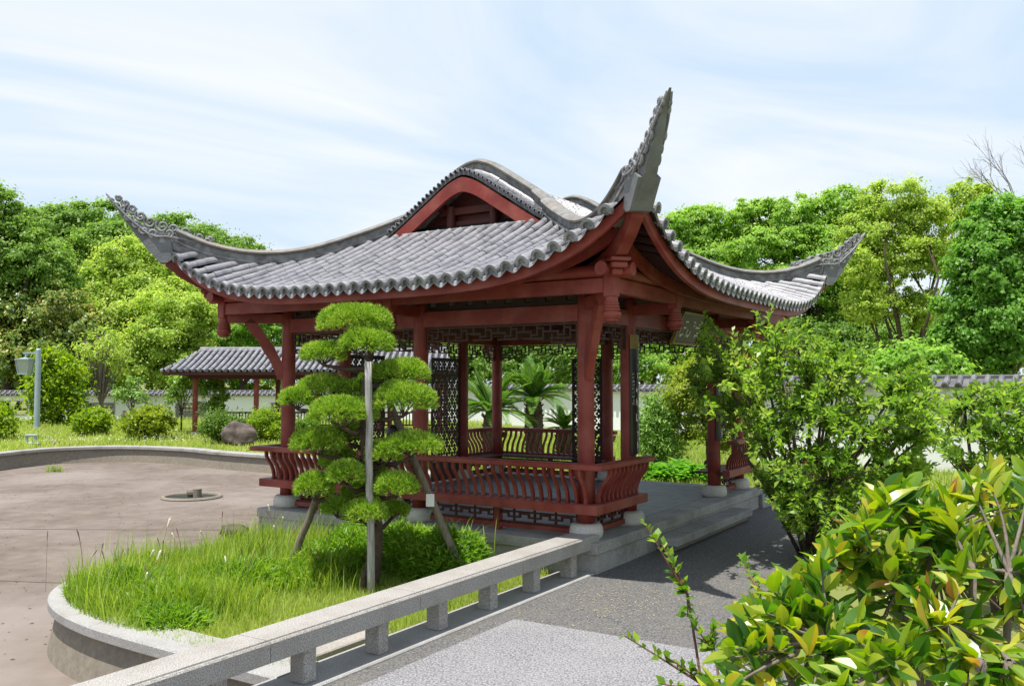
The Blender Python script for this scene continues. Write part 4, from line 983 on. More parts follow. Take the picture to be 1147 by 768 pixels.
mb.sweep([(X0 + .7, rY, ZR), (X1 - .7, rY, ZR)], [(-.14, -.02), (-.12, .10), (0, .14), (.12, .10), (.14, -.02)]); mb.build('cover_tiles', M['tile'], cr, cof, normals=False)
mb = MB(); mb.box(((X0 + X1) / 2, Y0 + .06, ZE - .07), (X1 - X0 - .1, .06, .11)); mb.box((X0 + .06, rY, ZE - .07), (.06, Y1 - Y0 - .24, .11)); mb.box(((X0 + X1) / 2, 34.9, 1.95), (X1 - X0 - 1.6, .14, .22)); mb.box(((X0 + X1) / 2, 38.1, 1.95), (X1 - X0 - 1.6, .14, .22)); mb.box(((X0 + X1) / 2, 36.5, 2.06), (X1 - X0 - .4, 4.5, .03)); mb.build('eave_beams', M['red_dark'], co, cof)
for yy in (34.9, 38.1):
    for i in range(5):
        mb = MB(); x = -12.44 + 2.4 * i; mb.lathe((x, yy, ZG), [(.10, 0), (.10, 2.2)], 14); c_ = mb.build('column', M['red'], co, cof, smooth=False)
        mb = MB(); mb.lathe((x, yy, ZG - .02), [(.16, 0), (.17, .06), (.13, .14)], 14); mb.build('column_base', M['granite_base'], c_, cof) if False else mb.build('column_base', M['granite_base'], co, cof)
mb = MB(); mb.box((-7.64, 38.1, .42), (9.6, .07, .07)); mb.box((-7.64, 38.1, -.12), (9.6, .06, .06))
for i in range(72): mb.box((-12.34 + i * .1325, 38.1, .15), (.04, .04, .47))
mb.build('balustrade', M['red_dark'], co, cof)

# ================================================================== SMALL THINGS
# lamp post
b = at(41, 480, 39.5); lp = empty('lamp_post', (b[0], b[1], ZG), 'pale blue-grey lamp post with a hanging square lantern on the left lawn', 'lamp post')
mb = MB(); mb.lathe((0, 0, 0), [(.15, 0), (.15, .05), (.125, .06), (.12, 1.9), (.115, 3.5), (.06, 3.56)], 16); mb.build('pole', M['lamp'], lp)
mb = MB(); mb.box((-.36, 0, 3.36), (.64, .07, .07)); mb.bar((-.55, 0, 3.34), (-.55, 0, 3.1), .06); mb.build('arm', M['lamp'], lp)
mb = MB(); mb.box((-.58, 0, 3.07), (.62, .62, .06)); mb.box((-.58, 0, 3.12), (.44, .44, .05), 0, .5)
for sx2 in (-1, 1):
    for sy2 in (-1, 1): mb.bar((-.58 + sx2 * .28, sy2 * .28, 3.05), (-.58 + sx2 * .2, sy2 * .2, 2.42), .035)
mb.box((-.58, 0, 2.42), (.44, .44, .04)); la = mb.build('lantern', M['lamp'], lp)
mb = MB(); P = [(-.58 + sx2 * k, sy2 * k, z) for z, k in ((3.03, .265), (2.445, .19)) for sx2, sy2 in ((-1, -1), (1, -1), (1, 1), (-1, 1))]; mb.add(P, [(0, 1, 5, 4), (1, 2, 6, 5), (2, 3, 7, 6), (3, 0, 4, 7)]); mb.build('glass', M['glass'], la)
# small water fixture on the pond rim
b = at(35, 500, 28.9); fx = empty('water_fixture', (b[0], b[1], ZG), 'small bent metal standpipe on the far pond rim below the lamp post', 'standpipe')
mb = MB(); mb.tube([(-.16, 0, 0), (-.16, 0, .30), (-.13, 0, .34), (.1, 0, .34), (.13, 0, .30), (.13, 0, .2)], .045, 10); mb.box((0, 0, .35), (.42, .12, .05), 0, 1, .01); mb.build('pipe', M['lamp'], fx)
mb = MB(); mb.lathe((-.02, .0, 0), [(.12, 0), (.1, .1), (.05, .16)], 12); mb.box((.2, 0, .06), (.16, .14, .12), 0, .8, .02); mb.build('valve', M['metal'], fx)
# stone disc beside it, drain ring in the pond
b = at(215, 556, 19.6); dr = empty('pond_drain', (b[0], b[1], ZPOND), 'low round drain cover with a pipe stub in the dry pond floor', 'drain')
mb = MB(); mb.tube([(.60 * math.cos(q * math.pi / 16), .60 * math.sin(q * math.pi / 16), .012) for q in range(33)], .05, 8); mb.build('ring', M['concrete'], dr); mb = MB(); mb.lathe((0, 0, 0), [(.56, 0), (.55, .012)], 30); mb.build('shade_disc', M['dark'], dr)  # flat dark disc inside the ring paints the shade of the drain hole
mb = MB(); mb.tube([(-.08, .1, 0), (-.08, .1, .16)], .07, 12); mb.tube([(.12, .0, 0), (.12, .0, .2)], .09, 12); mb.box((.02, .05, .10), (.3, .1, .08), .3, 1, .01); mb.build('pipe_stub', M['concrete'], dr)
# rocks
def rock(name, label, c, size, seed, sub=4):
    bm = bmesh.new(); bmesh.ops.create_icosphere(bm, subdivisions=sub, radius=1); rr = np.random.default_rng(seed)
    pl = [(unit(rr.normal(size=3)), rr.uniform(.62, .95)) for _ in range(16)]
    for v in bm.verts:
        p = np.array(v.co)
        for n_, d in pl:
            k = p.dot(n_) - d
            if k > 0: p = p - n_ * k * .85
        p = p + .035 * np.sin(p[[1, 2, 0]] * 7 + seed) + .02 * np.sin(p[[2, 0, 1]] * 17 + seed) + rr.normal(size=3) * .006
        v.co = p * np.array(size)
    me = bpy.data.meshes.new(name); bm.to_mesh(me); bm.free(); me.materials.append(M['rock']); me.polygons.foreach_set('use_smooth', [True] * len(me.polygons))
    o = bpy.data.objects.new(name, me); col.objects.link(o); o.location = c; return tag(o, label, 'boulder')
b = at(268, 488, 29.3); rock('boulder', 'brown weathered boulder in front of the clipped hedges by the pond rim', (b[0], b[1], -.02), (.60, .45, .50), 3)
b = at(61, 499.5, 29.5); rock('stone', 'small pale stone on the grass right of the standpipe', (b[0], b[1], -.30), (.19, .15, .11), 8, 3)
b = at(262, 613, 12.5); rock('stone', 'flat grey stone among the tall grass at the edge of the planting bed', (b[0], b[1], -.36), (.24, .16, .13), 5, 3)

# ================================================================== BONSAI PINE WITH POLES
tb = np.array([-1.45, 9.15, -.37]); pine = empty('cloud_pruned_pine', tb, 'cloud-pruned pine with rounded needle pads in front of the pavilion', 'pine tree')
pads = [(398, 364, 44, 20, 0), (410, 389, 33, 18, -.22), (362, 400, 24, 14, -.1), (450, 420, 33, 15, .05), (425, 425, 22, 13, .25), (362, 437, 30, 14, .1), (333, 450, 19, 13, -.1), (452, 452, 36, 22, -.2), (383, 466, 40, 19, -.28), (402, 440, 20, 12, .3), (357, 499, 32, 16, -.05), (388, 488, 24, 12, .3), (462, 502, 35, 15, -.2), (430, 511, 20, 15, -.25), (380, 518, 22, 12, .25), (388, 534, 22, 15, -.3), (352, 549, 22, 17, -.2), (443, 547, 25, 15, -.3), (410, 528, 22, 14, .2), (410, 577, 25, 15, -.3), (377, 571, 17, 11, -.15), (404, 555, 22, 12, .1), (440, 573, 18, 9, .25)]
PT = []
for (x, y, hw, hh, dd) in pads:
    d = 9.15 + dd; p = at(x, y, d) - tb; k = d / 993.7; PT.append((p, hw * k * 1.0, hh * k * 1.16))
tz = lambda t: np.array([.06 * math.sin(t * 7), .05 * math.cos(t * 6) - .05, t * 2.72])
mb = MB(); mb.tube([tz(t) for t in np.linspace(-.05, .97, 16)], [.088 * (1 - .72 * max(t, 0)) for t in np.linspace(-.05, .97, 16)], 10); tr = mb.build('trunk', M['bark_pine'], pine, smooth=True, normals=False)
for (p, hw, hh) in PT:
    t = min(.95, max(.18, (p[2] - .12) / 2.72)); a = tz(t); e_ = p - np.array([0, 0, hh * .55]); mid = (a + e_) / 2 + np.array([0, 0, -.03]); mb = MB()
    mb.tube([a, mid + rng.normal(size=3) * .02, e_], [.035, .026, .016], 7)
    for _ in range(9):
        q = p + rand_dirs(1)[0] * np.array([hw, hw * .8, hh * .2]) * .7; mb.tube([e_, (e_ + q) / 2, q], [.010, .007, .004], 5, False)
    mb.build('branch', M['bark_pine'], pine, smooth=True, normals=False)
    # needle tufts: shoots spread over a flattened dome, needles radiating from each shoot
    ns = int(1150 * (hw / .33) ** 1.4) + 220; d = rand_dirs(ns, .35); d[:, 2] = np.where(d[:, 2] < -.25, -d[:, 2], d[:, 2]); rad = np.where(rng.random(ns) < .8, rng.uniform(.9, 1.0, ns), rng.uniform(.5, .9, ns))
    bumps = 1 + .10 * np.sin(d[:, 0] * 5 + p[0] * 9) * np.cos(d[:, 1] * 5 + p[2] * 7)
    sc_ = np.array([hw, hw * .85, hh]); S0 = d * (rad * bumps)[:, None] * sc_ * .93; S0[:, 2] = np.where(S0[:, 2] < -hh * .42, -hh * .42 + rng.uniform(-.02, .02, ns), S0[:, 2])
    S0 += p; ax = unit(d * np.array([.9, .9, 1]) + np.array([0, 0, .45]) + rng.normal(size=(ns, 3)) * .2)
    nn = 13; base = np.repeat(S0, nn, 0); axr = np.repeat(ax, nn, 0); dirs = unit(axr * .95 + rng.normal(size=(ns * nn, 3)) * .42); off = rng.uniform(-.02, .022, ns * nn)
    base = base + axr * off[:, None]; ln = rng.uniform(.026, .048, ns * nn)[:, None]; sdv = unit(np.cross(dirs, rng.normal(size=dirs.shape))) * .0028
    Vv = np.stack([base - sdv, base + sdv, base + dirs * ln + sdv * .3, base + dirs * ln - sdv * .3], 1).reshape(-1, 3)
    npmesh('needle_pad', Vv, np.arange(len(Vv)).reshape(-1, 4), M['pine'], pine)
def wpole(label, a, b, r, m, name='support_pole'):
    a, b = np.array(a), np.array(b); mb = MB(); n_ = 12; q = [a + (b - a) * i / (n_ - 1) + rng.normal(size=3) * .004 for i in range(n_)]
    mb.tube(q, [r * (1.04 - .1 * i / (n_ - 1)) for i in range(n_)], 12); o = mb.build(name, m, None, smooth=True); return tag(o, label, 'pole', 'poles propping the pine')
wpole('tall grey weathered upright pole in front of the pine', at(416, 668, 8.85), at(412.5, 405, 8.75), .037, M['pole'])
a, b_ = at(521, 648, 9.3), at(436, 450, 9.35); po = wpole('slanting brown prop pole with a white tag at the right of the pine', a, b_, .04, M['pole2'])
q = a + (b_ - a) * .445; mb = MB(); mb.box((q[0] - .005, q[1] - .052, q[2]), (.085, .012, .13), 0); tg = mb.build('tag', M['tag'], po); tg.rotation_euler = (0, 0, 0)
wpole('slanting brown prop pole at the left of the pine', at(322, 640, 9.5), at(384, 484, 9.3), .038, M['pole2'])
wpole('short dark stake beside the foot of the upright pole', at(404, 678, 8.9), at(408, 640, 8.9), .035, M['bark'], 'stake')

# ================================================================== GRASS AND GROUND COVER
def in_poly(P, poly):
    x, y = P[:, 0], P[:, 1]; ins = np.zeros(len(P), bool); n_ = len(poly)
    for i in range(n_):
        x0, y0 = poly[i]; x1, y1 = poly[(i + 1) % n_]; c = ((y0 > y) != (y1 > y)) & (x < (x1 - x0) * (y - y0) / (y1 - y0 + 1e-12) + x0); ins ^= c
    return ins
def blades(P, h, w, lean=.35, curl=.5, segs=2):
    n_ = len(P); az = rng.uniform(0, 2 * np.pi, n_); dv = np.c_[np.cos(az), np.sin(az), np.zeros(n_)]; sd_ = np.c_[-np.sin(az), np.cos(az), np.zeros(n_)]; ln = rng.uniform(.1, 1, n_)[:, None] * lean * h[:, None]
    rows = []
    for i in range(segs + 1):
        t = i / segs; c = P + np.array([0, 0, 1.]) * (h * (t - curl * .25 * t ** 2))[:, None] + dv * ln * t ** 1.8; ww = (w * (1 - t ** 1.6 * .92))[:, None] * sd_ / 2; rows += [c - ww, c + ww]
    Vv = np.stack(rows, 1); m_ = 2 * (segs + 1); F = []
    for i in range(segs): F.append([2 * i, 2 * i + 1, 2 * i + 3, 2 * i + 2])
    F = (np.arange(n_)[:, None, None] * m_ + np.array(F)[None]).reshape(-1, 4); return Vv.reshape(-1, 3), F
def uvpts(n_, u0, u1, v0, v1): 
    a = rng.uniform([u0, v0], [u1, v1], (n_, 2)); w_ = C0 + a[:, :1] * U + a[:, 1:] * V; return a, np.c_[w_, np.full(n_, -.36)]
isl_in = [(p - np.mean(isl, 0)) * .93 + np.mean(isl, 0) for p in np.array(isl_s)] + [np.array(uv(-.33, .25)[:2]), np.array(uv(-4.2, .2)[:2])]
# short turf over the whole islet, thinner by the railing
a, P = uvpts(52000, -4.4, -.31, .17, 4.4); k = in_poly(P, isl_in) & ~((abs(a[:, 0] + 3.62) < .5) & (abs(a[:, 1] - .44) < .23)); P = P[k]
h = rng.uniform(.04, .13, len(P)); Vv, F = blades(P, h, rng.uniform(.004, .009, len(P)), .8); tag(npmesh('islet_turf', Vv, F, M['lawn']), 'short mixed turf on the planting bed beside the railing', 'grass', kind='stuff')
# tall wild grass at the back and left of the islet
a, P = uvpts(30000, -4.3, -.4, 1.1, 4.3); k = in_poly(P, isl_in) & (rng.random(len(P)) < np.clip((a[:, 1] - 1.55 + .28 * np.sin(a[:, 0] * 5)) * 1.6, 0, 1)); P = P[k]; av = a[k]
h = rng.uniform(.13, .34, len(P)) * (1 + .75 * (rng.random(len(P)) < .10) + .35 * np.sin(av[:, 0] * 4) * np.sin(av[:, 1] * 5)); Vv, F = blades(P, h, rng.uniform(.006, .013, len(P)), .6, .5, 3); tag(npmesh('wild_grass', Vv, F, M['grass']), 'tall bright green wild grass filling the back of the planting bed', 'grass', kind='stuff')
# thin dry stalks with seed heads over the grass
mb = MB(); ms = MB()
for i in range(46):
    u_, v_ = random.uniform(-3.9, -.8), random.uniform(2.0, 4.2); p = np.array(uv(u_, v_, -.36)); hh = random.uniform(.38, .68); az = random.uniform(0, 6.28); ln = random.uniform(.03, .16)
    q = [p + np.array([math.cos(az) * ln * t * t, math.sin(az) * ln * t * t, hh * (t - .12 * t ** 3)]) for t in np.linspace(0, 1, 7)]; mb.tube(q, .0018, 4, False)
    (mb if i % 4 else ms).tube([q[-2], q[-1], q[-1] + (q[-1] - q[-2]) * .3], [.003, .006 if i % 4 else .011, .002], 5)
tag(mb.build('grass_stalks', M['seed'], normals=False), 'thin brown seed stalks rising above the wild grass', 'grass stalks', kind='stuff'); tag(ms.build('foxtail_heads', M['seedpale'], normals=False), 'few pale fluffy seed heads above the wild grass', 'seed heads', kind='stuff')
# dwarf bamboo along the foot of the pine and the front edge
SB = []
def mound(u_, v_, ru, rv, h, n_):
    d = rand_dirs(n_, .4); d[:, 2] = np.abs(d[:, 2]); rad = rng.uniform(.5, 1.0, n_) ** .5; a = d * rad[:, None] * np.array([ru, rv, h]); a *= (1 + .12 * np.sin(a[:, :1] * 14 + 3) * np.cos(a[:, 1:2] * 12))
    w_ = C0 + (u_ + a[:, :1]) * U + (v_ + a[:, 1:2]) * V; P = np.c_[w_, a[:, 2] - .37]
    dd = unit(np.c_[d[:, :1] * U + d[:, 1:2] * V, d[:, 2] * .6] + rng.normal(size=(n_, 3)) * .55); SB.append((P, dd, d))
mound(-1.15, 1.05, .52, .42, .52, 6500); mound(-1.05, 1.75, .5, .5, .50, 6500); mound(-1.3, 2.35, .5, .5, .42, 4500); mound(-2.0, 2.2, .6, .5, .30, 3500); mound(-.8, 2.6, .4, .5, .42, 3000); mound(-2.7, 2.6, .6, .5, .26, 3500); mound(-3.6, 2.5, .45, .5, .22, 3200); mound(-3.45, 3.3, .5, .5, .25, 3200); mound(-3.95, 2.0, .3, .4, .17, 1800)
P = np.concatenate([s[0] for s in SB]); dd = np.concatenate([s[1] for s in SB]); k = len(P); ln = rng.uniform(.06, .13, k)
Vv, F = leaf_quads(P, dd, unit(np.array([0, 0, 1.]) + rng.normal(size=(k, 3)) * .5), ln, ln * .16, .05); tag(npmesh('dwarf_bamboo', Vv, F, M['sasa']), 'dense dwarf bamboo mounded round the foot of the pine and along the kerb', 'ground cover', kind='stuff')
# longer arching blades by the right-hand mound
a, P = uvpts(60, -1.5, -.6, .8, 1.6); P[:, 2] += .2; Vv, F = blades(P, rng.uniform(.3, .62, 60), np.full(60, .012), .9, 1.2, 4); tag(npmesh('arching_blades', Vv, F, M['grass']), 'a few long arching grass blades beside the tagged prop pole', 'grass', kind='stuff')
# the lawns beyond the pond and behind the pavilion
hole_t = [tuple(p) for p in hole]
def lawn(n_, x0, x1, y0, y1, h0, h1, w0, w1):
    yy = y0 + (y1 - y0) * rng.random(n_) ** 1.4; P = np.c_[rng.uniform(x0, x1, n_), yy, np.full(n_, ZG)]; P = P[~in_poly(P, [tuple(q) for q in rim_out])]
    patch = .5 + .5 * np.sin(P[:, 0] * 1.3 + np.sin(P[:, 1] * .9)) * np.cos(P[:, 1] * .8); h_ = rng.uniform(h0, h1, len(P)) * (.5 + .9 * patch); return blades(P, h_, rng.uniform(w0, w1, len(P)), .9, .6, 2)
rim_out = [np.array(p) + unit(np.array(p) - np.array([-10., 12.])) * .36 for p in hole]
Vv, F = lawn(90000, -31, 0, 21, 48, .08, .26, .014, .035); tag(npmesh('far_lawn', Vv, F, M['lawn']), 'rough sunlit lawn between the far pond rim and the white wall', 'lawn', kind='stuff')
def lawn2(n_, x0, x1, y0, y1, keep):
    P = np.c_[rng.uniform(x0, x1, n_), rng.uniform(y0, y1, n_), np.full(n_, ZG)]; P = P[keep(P)]; return blades(P, rng.uniform(.06, .22, len(P)), rng.uniform(.008, .02, len(P)), .8, .5, 2)
def keep_r(P):
    d = P[:, :2] - C0; u_ = d @ U; v_ = d @ V
    return ~((u_ < W + .35) & (v_ > -.33)) & ~in_poly(P, [tuple(q) for q in path]) & ~in_poly(P, hole_t)
Vv, F = lawn2(60000, -1, 12, 9, 34, keep_r); tag(npmesh('rear_lawn', Vv, F, M['grass']), 'bright lawn behind and to the right of the pavilion', 'lawn', kind='stuff')
Pw = np.c_[rng.uniform(-17, -9, 260), rng.uniform(28.9, 32, 260), np.full(260, ZG + .17)]; Pw = Pw[~in_poly(Pw, [tuple(q) for q in rim_out])]; Vv, F = leaf_quads(Pw, rand_dirs(len(Pw)), np.tile([0, -.5, 1.], (len(Pw), 1)), np.full(len(Pw), .035), np.full(len(Pw), .03)); tag(npmesh('clover_flowers', Vv, F, mat('clover_white', (.75, .75, .68), .9)), 'tiny white clover flowers dotted through the far lawn', 'flowers', kind='stuff')
# weeds growing from the pond joints
for (x, y, d, lab) in [(216, 651 - 132, 27.5, 'small green weed tuft growing at the foot of the far pond wall'), (62, 527, 25.2, 'small weed tuft alone on the dry pond floor at the left')]:
    b = at(x, y, d); P = np.tile([b[0], b[1], ZPOND], (70, 1)) + rng.normal(size=(70, 3)) * [.12, .06, 0]; Vv, F = blades(P, rng.uniform(.1, .3, 70), np.full(70, .02), .9, .5, 2); tag(npmesh('weed_tuft', Vv, F, M['grass']), lab, 'weed')

# ================================================================== BUSHES AND SMALL TREES
def bush(name, label, px, pbase, d, hw, h_px, n_, size, lm, cat='bush', group=None, lobes=5, asp=.5, clump=.3, shape=None, base_z=ZG, yflat=.9):
    b = at(px, pbase, d); k = d / 993.7; w = hw * k; h = h_px * k; e = empty(name, (b[0], b[1], base_z), label, cat, group); bl = []
    if lobes == 1: bl = [(0, 0, h * .5, w, w * yflat, h * .5)]
    else:
        for i in range(lobes):
            t = 2 * math.pi * i / lobes + random.random(); bl.append((math.cos(t) * w * .45, math.sin(t) * w * .4, h * random.uniform(.38, .58), w * .58, w * .55, h * .44))
        bl.append((0, 0, h * .62, w * .6, w * .55, h * .38))
    mb = MB()
    for i in range(9):
        c = bl[i % len(bl)]; q = np.array(c[:3]) + rand_dirs(1, .3)[0] * np.array(c[3:]) * .7; mb.tube([(random.uniform(-.1, .1) * w, random.uniform(-.1, .1) * w, -.03), tuple(q * .5 + rng.normal(size=3) * .04 * w), tuple(q)], [.03 * w + .006, .02 * w + .004, .006], 6)
    mb.build('stems', M['bark'], e, smooth=True, normals=False); foliage('leaves', bl, n_, size, M[lm], e, clump, .8, asp, zmin=.02); return e
LB = 'bushes on the left lawn'
bush('round_bush', 'sparse rounded bush with brownish twigs, left of the staked sapling', 103, 489, 34.3, 21, 30, 6000, .13, 'bush', group=LB)
bush('round_bush', 'broad bright yellow-green bush in front of the staked sapling', 165, 494, 32.2, 28, 35, 9000, .14, 'bushyel', group=LB)
bush('round_bush', 'clipped dark green dome hedge behind the boulder', 246, 498, 30.4, 24, 32, 10000, .09, 'bushdark', group=LB, lobes=1)
bush('round_bush', 'olive green clipped hedge right of the boulder beside the pavilion column', 296, 498, 30.8, 25, 33, 10000, .09, 'bush', group=LB, lobes=1)
bush('round_bush', 'bright green round bush cut by the left edge of the picture', -14, 500, 31.5, 30, 46, 7000, .15, 'bush', group=LB)
bush('round_bush', 'small green bush behind the pine, right of the pavilion corner post', 345, 492, 30.5, 22, 22, 6000, .1, 'bushdark', group=LB, lobes=1)
bush('leafy_shrub', 'tall leafy yellow-green shrub behind the lamp post', 62, 476, 42.5, 29, 84, 15000, .22, 'bush', 'shrub', lobes=7)
def sparse_tree(name, label, px, pbase, d, lobes_, n_, size, lm, bark, r0, twigs=30, group=None, asp=.5, cat='small tree'):
    b = at(px, pbase, d); base = (b[0], b[1], ZG); e = empty(name, base, label, cat, group); bl = px_blobs(base, lobes_, d)
    mb = MB(); 
    for i in range(twigs):
        c = bl[i % len(bl)]; q = np.array(c[:3]) + rand_dirs(1, .7)[0] * np.array(c[3:]) * 1.0; m1 = np.array([rng.normal() * r0 * .4, rng.normal() * r0 * .4, min(q[2] * .3, .9)]); m2 = m1 + (q - m1) * .55 + rng.normal(size=3) * .1 + np.array([0, 0, .12])
        mb.tube([(m1[0] * .6, m1[1] * .6, -.05), m1, m2, q], [r0, r0 * .7, r0 * .32, r0 * .1], 6)
    mb.build('trunk', M[bark], e, smooth=True, normals=False); foliage('crown', bl, n_, size, M[lm], e, .35, .8, asp, inner=.4); return e
sparse_tree('sparse_tree', 'grey-branched thin tree with sparse yellowish leaves before the left wall', 113, 470, 46, [(105, 400, 22, 24, 0), (125, 395, 22, 22, 0), (118, 380, 16, 12, .3)], 2400, .16, 'camphor', 'bark_grey', .07, 46)
sparse_tree('small_sapling', 'small green sapling with forked stems tied to a stake', 148, 472, 44, [(134, 443, 9, 8, 0), (146, 440, 9, 9, 0), (157, 445, 9, 8, 0), (150, 428, 8, 8, .2)], 1800, .14, 'willow', 'bark_grey', .05, 12)
b = at(137, 487, 35); mb = MB(); mb.tube([(b[0], b[1], ZG), (b[0] + .06, b[1], ZG + .95)], .06, 8); mb.tube([(b[0] - .05, b[1], ZG + .78), (b[0] + .35, b[1], ZG + .80)], .05, 8); tag(mb.build('wooden_stake', M['bark_grey']), 'short grey wooden stake with a crossbar between the two lawn bushes', 'stake')
sparse_tree('crape_tree', 'young tree with reddish tips left of the first corridor post', 203, 482, 37, [(205, 430, 16, 12, 0), (210, 412, 12, 12, 0), (196, 445, 12, 10, 0)], 2200, .14, 'quince', 'bark', .028, 9, 'young trees in front of the corridor')
sparse_tree('crape_tree', 'young tree with reddish leaves between the first two corridor posts', 238, 482, 36, [(230, 430, 14, 12, 0), (244, 438, 14, 11, 0), (238, 452, 14, 9, 0), (250, 418, 8, 9, 0)], 2200, .14, 'quince', 'bark', .028, 9, 'young trees in front of the corridor')

# behind the pavilion, right
b = at(792, 530, 20.4); rb_ = empty('clipped_round_tree', (b[0], b[1], ZG), 'small clipped tree with a dense round yellow-green head beyond the platform', 'small tree'); bl = [(.1, 0, 1.62, 1.02, .95, .98)]
trunk_mesh((0, 0, 0), bl, .07, rb_, M['bark']); foliage('crown', bl, 60000, .075, M['bushyel'], rb_, .16, .8, .55)
bush('willowy_shrub', 'pale narrow-leaved shrub beside the right of the entrance column, before the white wall', 738, 528, 20.6, 28, 84, 9000, .13, 'willow', 'shrub', lobes=5, asp=.26)
for i, (x, y, d, lab) in enumerate([(728, 536, 19.0, 'hosta clump nearest the pavilion column at the platform edge'), (750, 540, 18.6, 'middle hosta clump along the platform edge'), (775, 541, 18.7, 'hosta clump under the clipped round tree'), (760, 531, 19.5, 'rear hosta clump behind the others on the lawn')]):
    b = at(x, y, d); e = empty('hosta', (b[0], b[1], ZG), lab, 'hosta', 'hostas along the back of the platform'); n_ = 420; az = rng.uniform(0, 6.28, n_); rr = rng.uniform(.05, .5, n_)
    P = np.c_[np.cos(az) * rr * .6, np.sin(az) * rr * .6, rng.uniform(.05, .34, n_) * (1.1 - rr)]; D = np.c_[np.cos(az), np.sin(az), rng.uniform(-.2, .6, n_)]; ln = rng.uniform(.14, .26, n_); Vv, F = leaf_quads(P, D, np.tile([0, 0, 1.], (n_, 1)), ln, ln * .4, .1); npmesh('leaves', Vv, F, M['hosta'], e)
def cycad(label, px, py_c, d, hcrown, r, n_=34):
    b = at(px, py_c, d); e = empty('cycad', (b[0], b[1], ZG), label, 'cycad', 'cycads behind the pavilion'); zc = b[2] - ZG; mb = MB()
    mb.lathe((0, 0, 0), [(.24, -.05), (.22, zc * .3), (.25, zc * .55), (.21, zc * .9), (.15, zc)], 14)
    for i in range(70):
        t = random.random() * 6.28; z = random.random() * zc; mb.bar((math.cos(t) * .2, math.sin(t) * .2, z), (math.cos(t) * .27, math.sin(t) * .27, z + .06), .05, .03)
    mb.build('trunk', M['cycad_trunk'], e); Ps = []; Ds = []; Ns = []; Ls = []; rm = MB()
    for i in range(n_):
        az = i * 2.4 + random.uniform(-.2, .2); el = random.uniform(.15, 1.25); ln = r * random.uniform(.85, 1.1); dv = np.array([math.cos(az), math.sin(az), 0]); pts = []
        for t in np.linspace(0, 1, 14): pts.append(np.array([0, 0, zc]) + dv * ln * math.cos(el) * t + np.array([0, 0, 1]) * ln * (math.sin(el) * t - .5 * t * t * math.cos(el) * .9))
        rm.tube(pts, .008, 4, False)
        for j in range(1, 14):
            tg_ = unit(pts[j] - pts[j - 1]); sd_ = unit(np.cross(tg_, [0, 0, 1.])); 
            for q in range(3):
                pp = pts[j - 1] + (pts[j] - pts[j - 1]) * q / 3
                for s in (-1, 1): Ps.append(pp); Ds.append(sd_ * s + tg_ * .75 + np.array([0, 0, .35])); Ns.append(np.cross(sd_, tg_)); Ls.append(.17 * r * math.sin(math.pi * min(.95, .15 + .85 * (j / 14))) + .03)
    Ls = np.array(Ls); Vv, F = leaf_quads(np.array(Ps), np.array(Ds), np.array(Ns), Ls, np.full(len(Ls), .022 * r + .004), .02); fr = npmesh('fronds', Vv, F, M['cycad'], e); rm.build('frond_ribs', M['cycad'], fr, normals=False)
cycad('tall cycad with a thick trunk seen through the pavilion bay', 598, 446, 23.5, 1.3, 1.35)
cycad('cycad beside the inner pavilion post at the left of the view through', 551, 462, 22.5, 1.2, 1.45, 44)
cycad('small low cycad right of the tall one, before the white wall', 632, 480, 24.5, .8, .85, 24)

# ================================================================== TREES
LT = 'trees beyond the left wall'; RT = 'trees beyond the right wall'
def T_(name, label, px, d, lobes_, n_, size, lm, r0=.25, clump=.3, flat=.55, group=None, bm_='bark', asp=.6, fork=.35, inner=.25):
    clump *= .66; b = at(px, 440, d); base = (b[0], b[1], -.4); return make_tree(name, label, 'tree', base, px_blobs(base, [(x, y, hw * 1.25, hh * 1.2, dd) for x, y, hw, hh, dd in lobes_], d), int(n_ * 3.2), size * .66, lm, bm_, r0, clump, flat, group, asp, fork, inner)
T_('broad_green_tree', 'broad flat-topped deep green tree behind the left roof corner', 95, 78, [(60, 262, 42, 24, 0), (105, 258, 42, 25, 2), (135, 275, 36, 24, -2), (80, 295, 50, 30, 0), (45, 300, 34, 30, -2)], 34000, .42, 'deep', .4, .25, .42, LT)
T_('broad_green_tree', 'green tree whose top shows just behind the left roof ridge', 215, 84, [(195, 268, 34, 22, 0), (225, 285, 36, 30, 0), (180, 290, 30, 28, 0), (255, 300, 40, 30, 0)], 20000, .42, 'deep', .35, .25, .45, LT)
T_('camphor_tree', 'yellow-green domed tree under the left roof tip', 148, 60, [(148, 298, 34, 27, 0), (120, 330, 36, 28, -1), (170, 335, 36, 28, -1), (95, 350, 30, 30, -2), (140, 365, 44, 28, -2), (185, 310, 24, 22, 1)], 36000, .30, 'camphor', .35, .26, .6, LT, fork=.3)
T_('camphor_tree', 'lower dark-stemmed yellow-green tree left of the corridor roof', 198, 55, [(195, 350, 34, 22, 0), (222, 362, 26, 20, 1), (180, 385, 34, 24, -1), (165, 410, 34, 20, -1), (215, 390, 22, 16, 0)], 22000, .26, 'camphor', .3, .27, .6, LT, fork=.25)
T_('dark_tree', 'tall dark green tree cut by the left edge of the picture', 2, 52, [(-10, 245, 30, 32, 0), (15, 290, 34, 34, 0), (30, 330, 30, 26, 1), (-20, 320, 36, 40, 0), (50, 310, 34, 30, 2)], 26000, .30, 'deep', .35, .27, .5, LT)
T_('magnolia_tree', 'glossy yellowish-leaved tree with pale blossoms above the lamp post', 40, 52, [(15, 355, 32, 30, 0), (60, 350, 34, 26, 0), (90, 370, 26, 24, 0), (30, 395, 36, 24, -1), (75, 395, 30, 20, 0), (5, 400, 24, 30, -1)], 13000, .34, 'magnolia', .25, .25, .7, LT, inner=.35)
mb_f = []
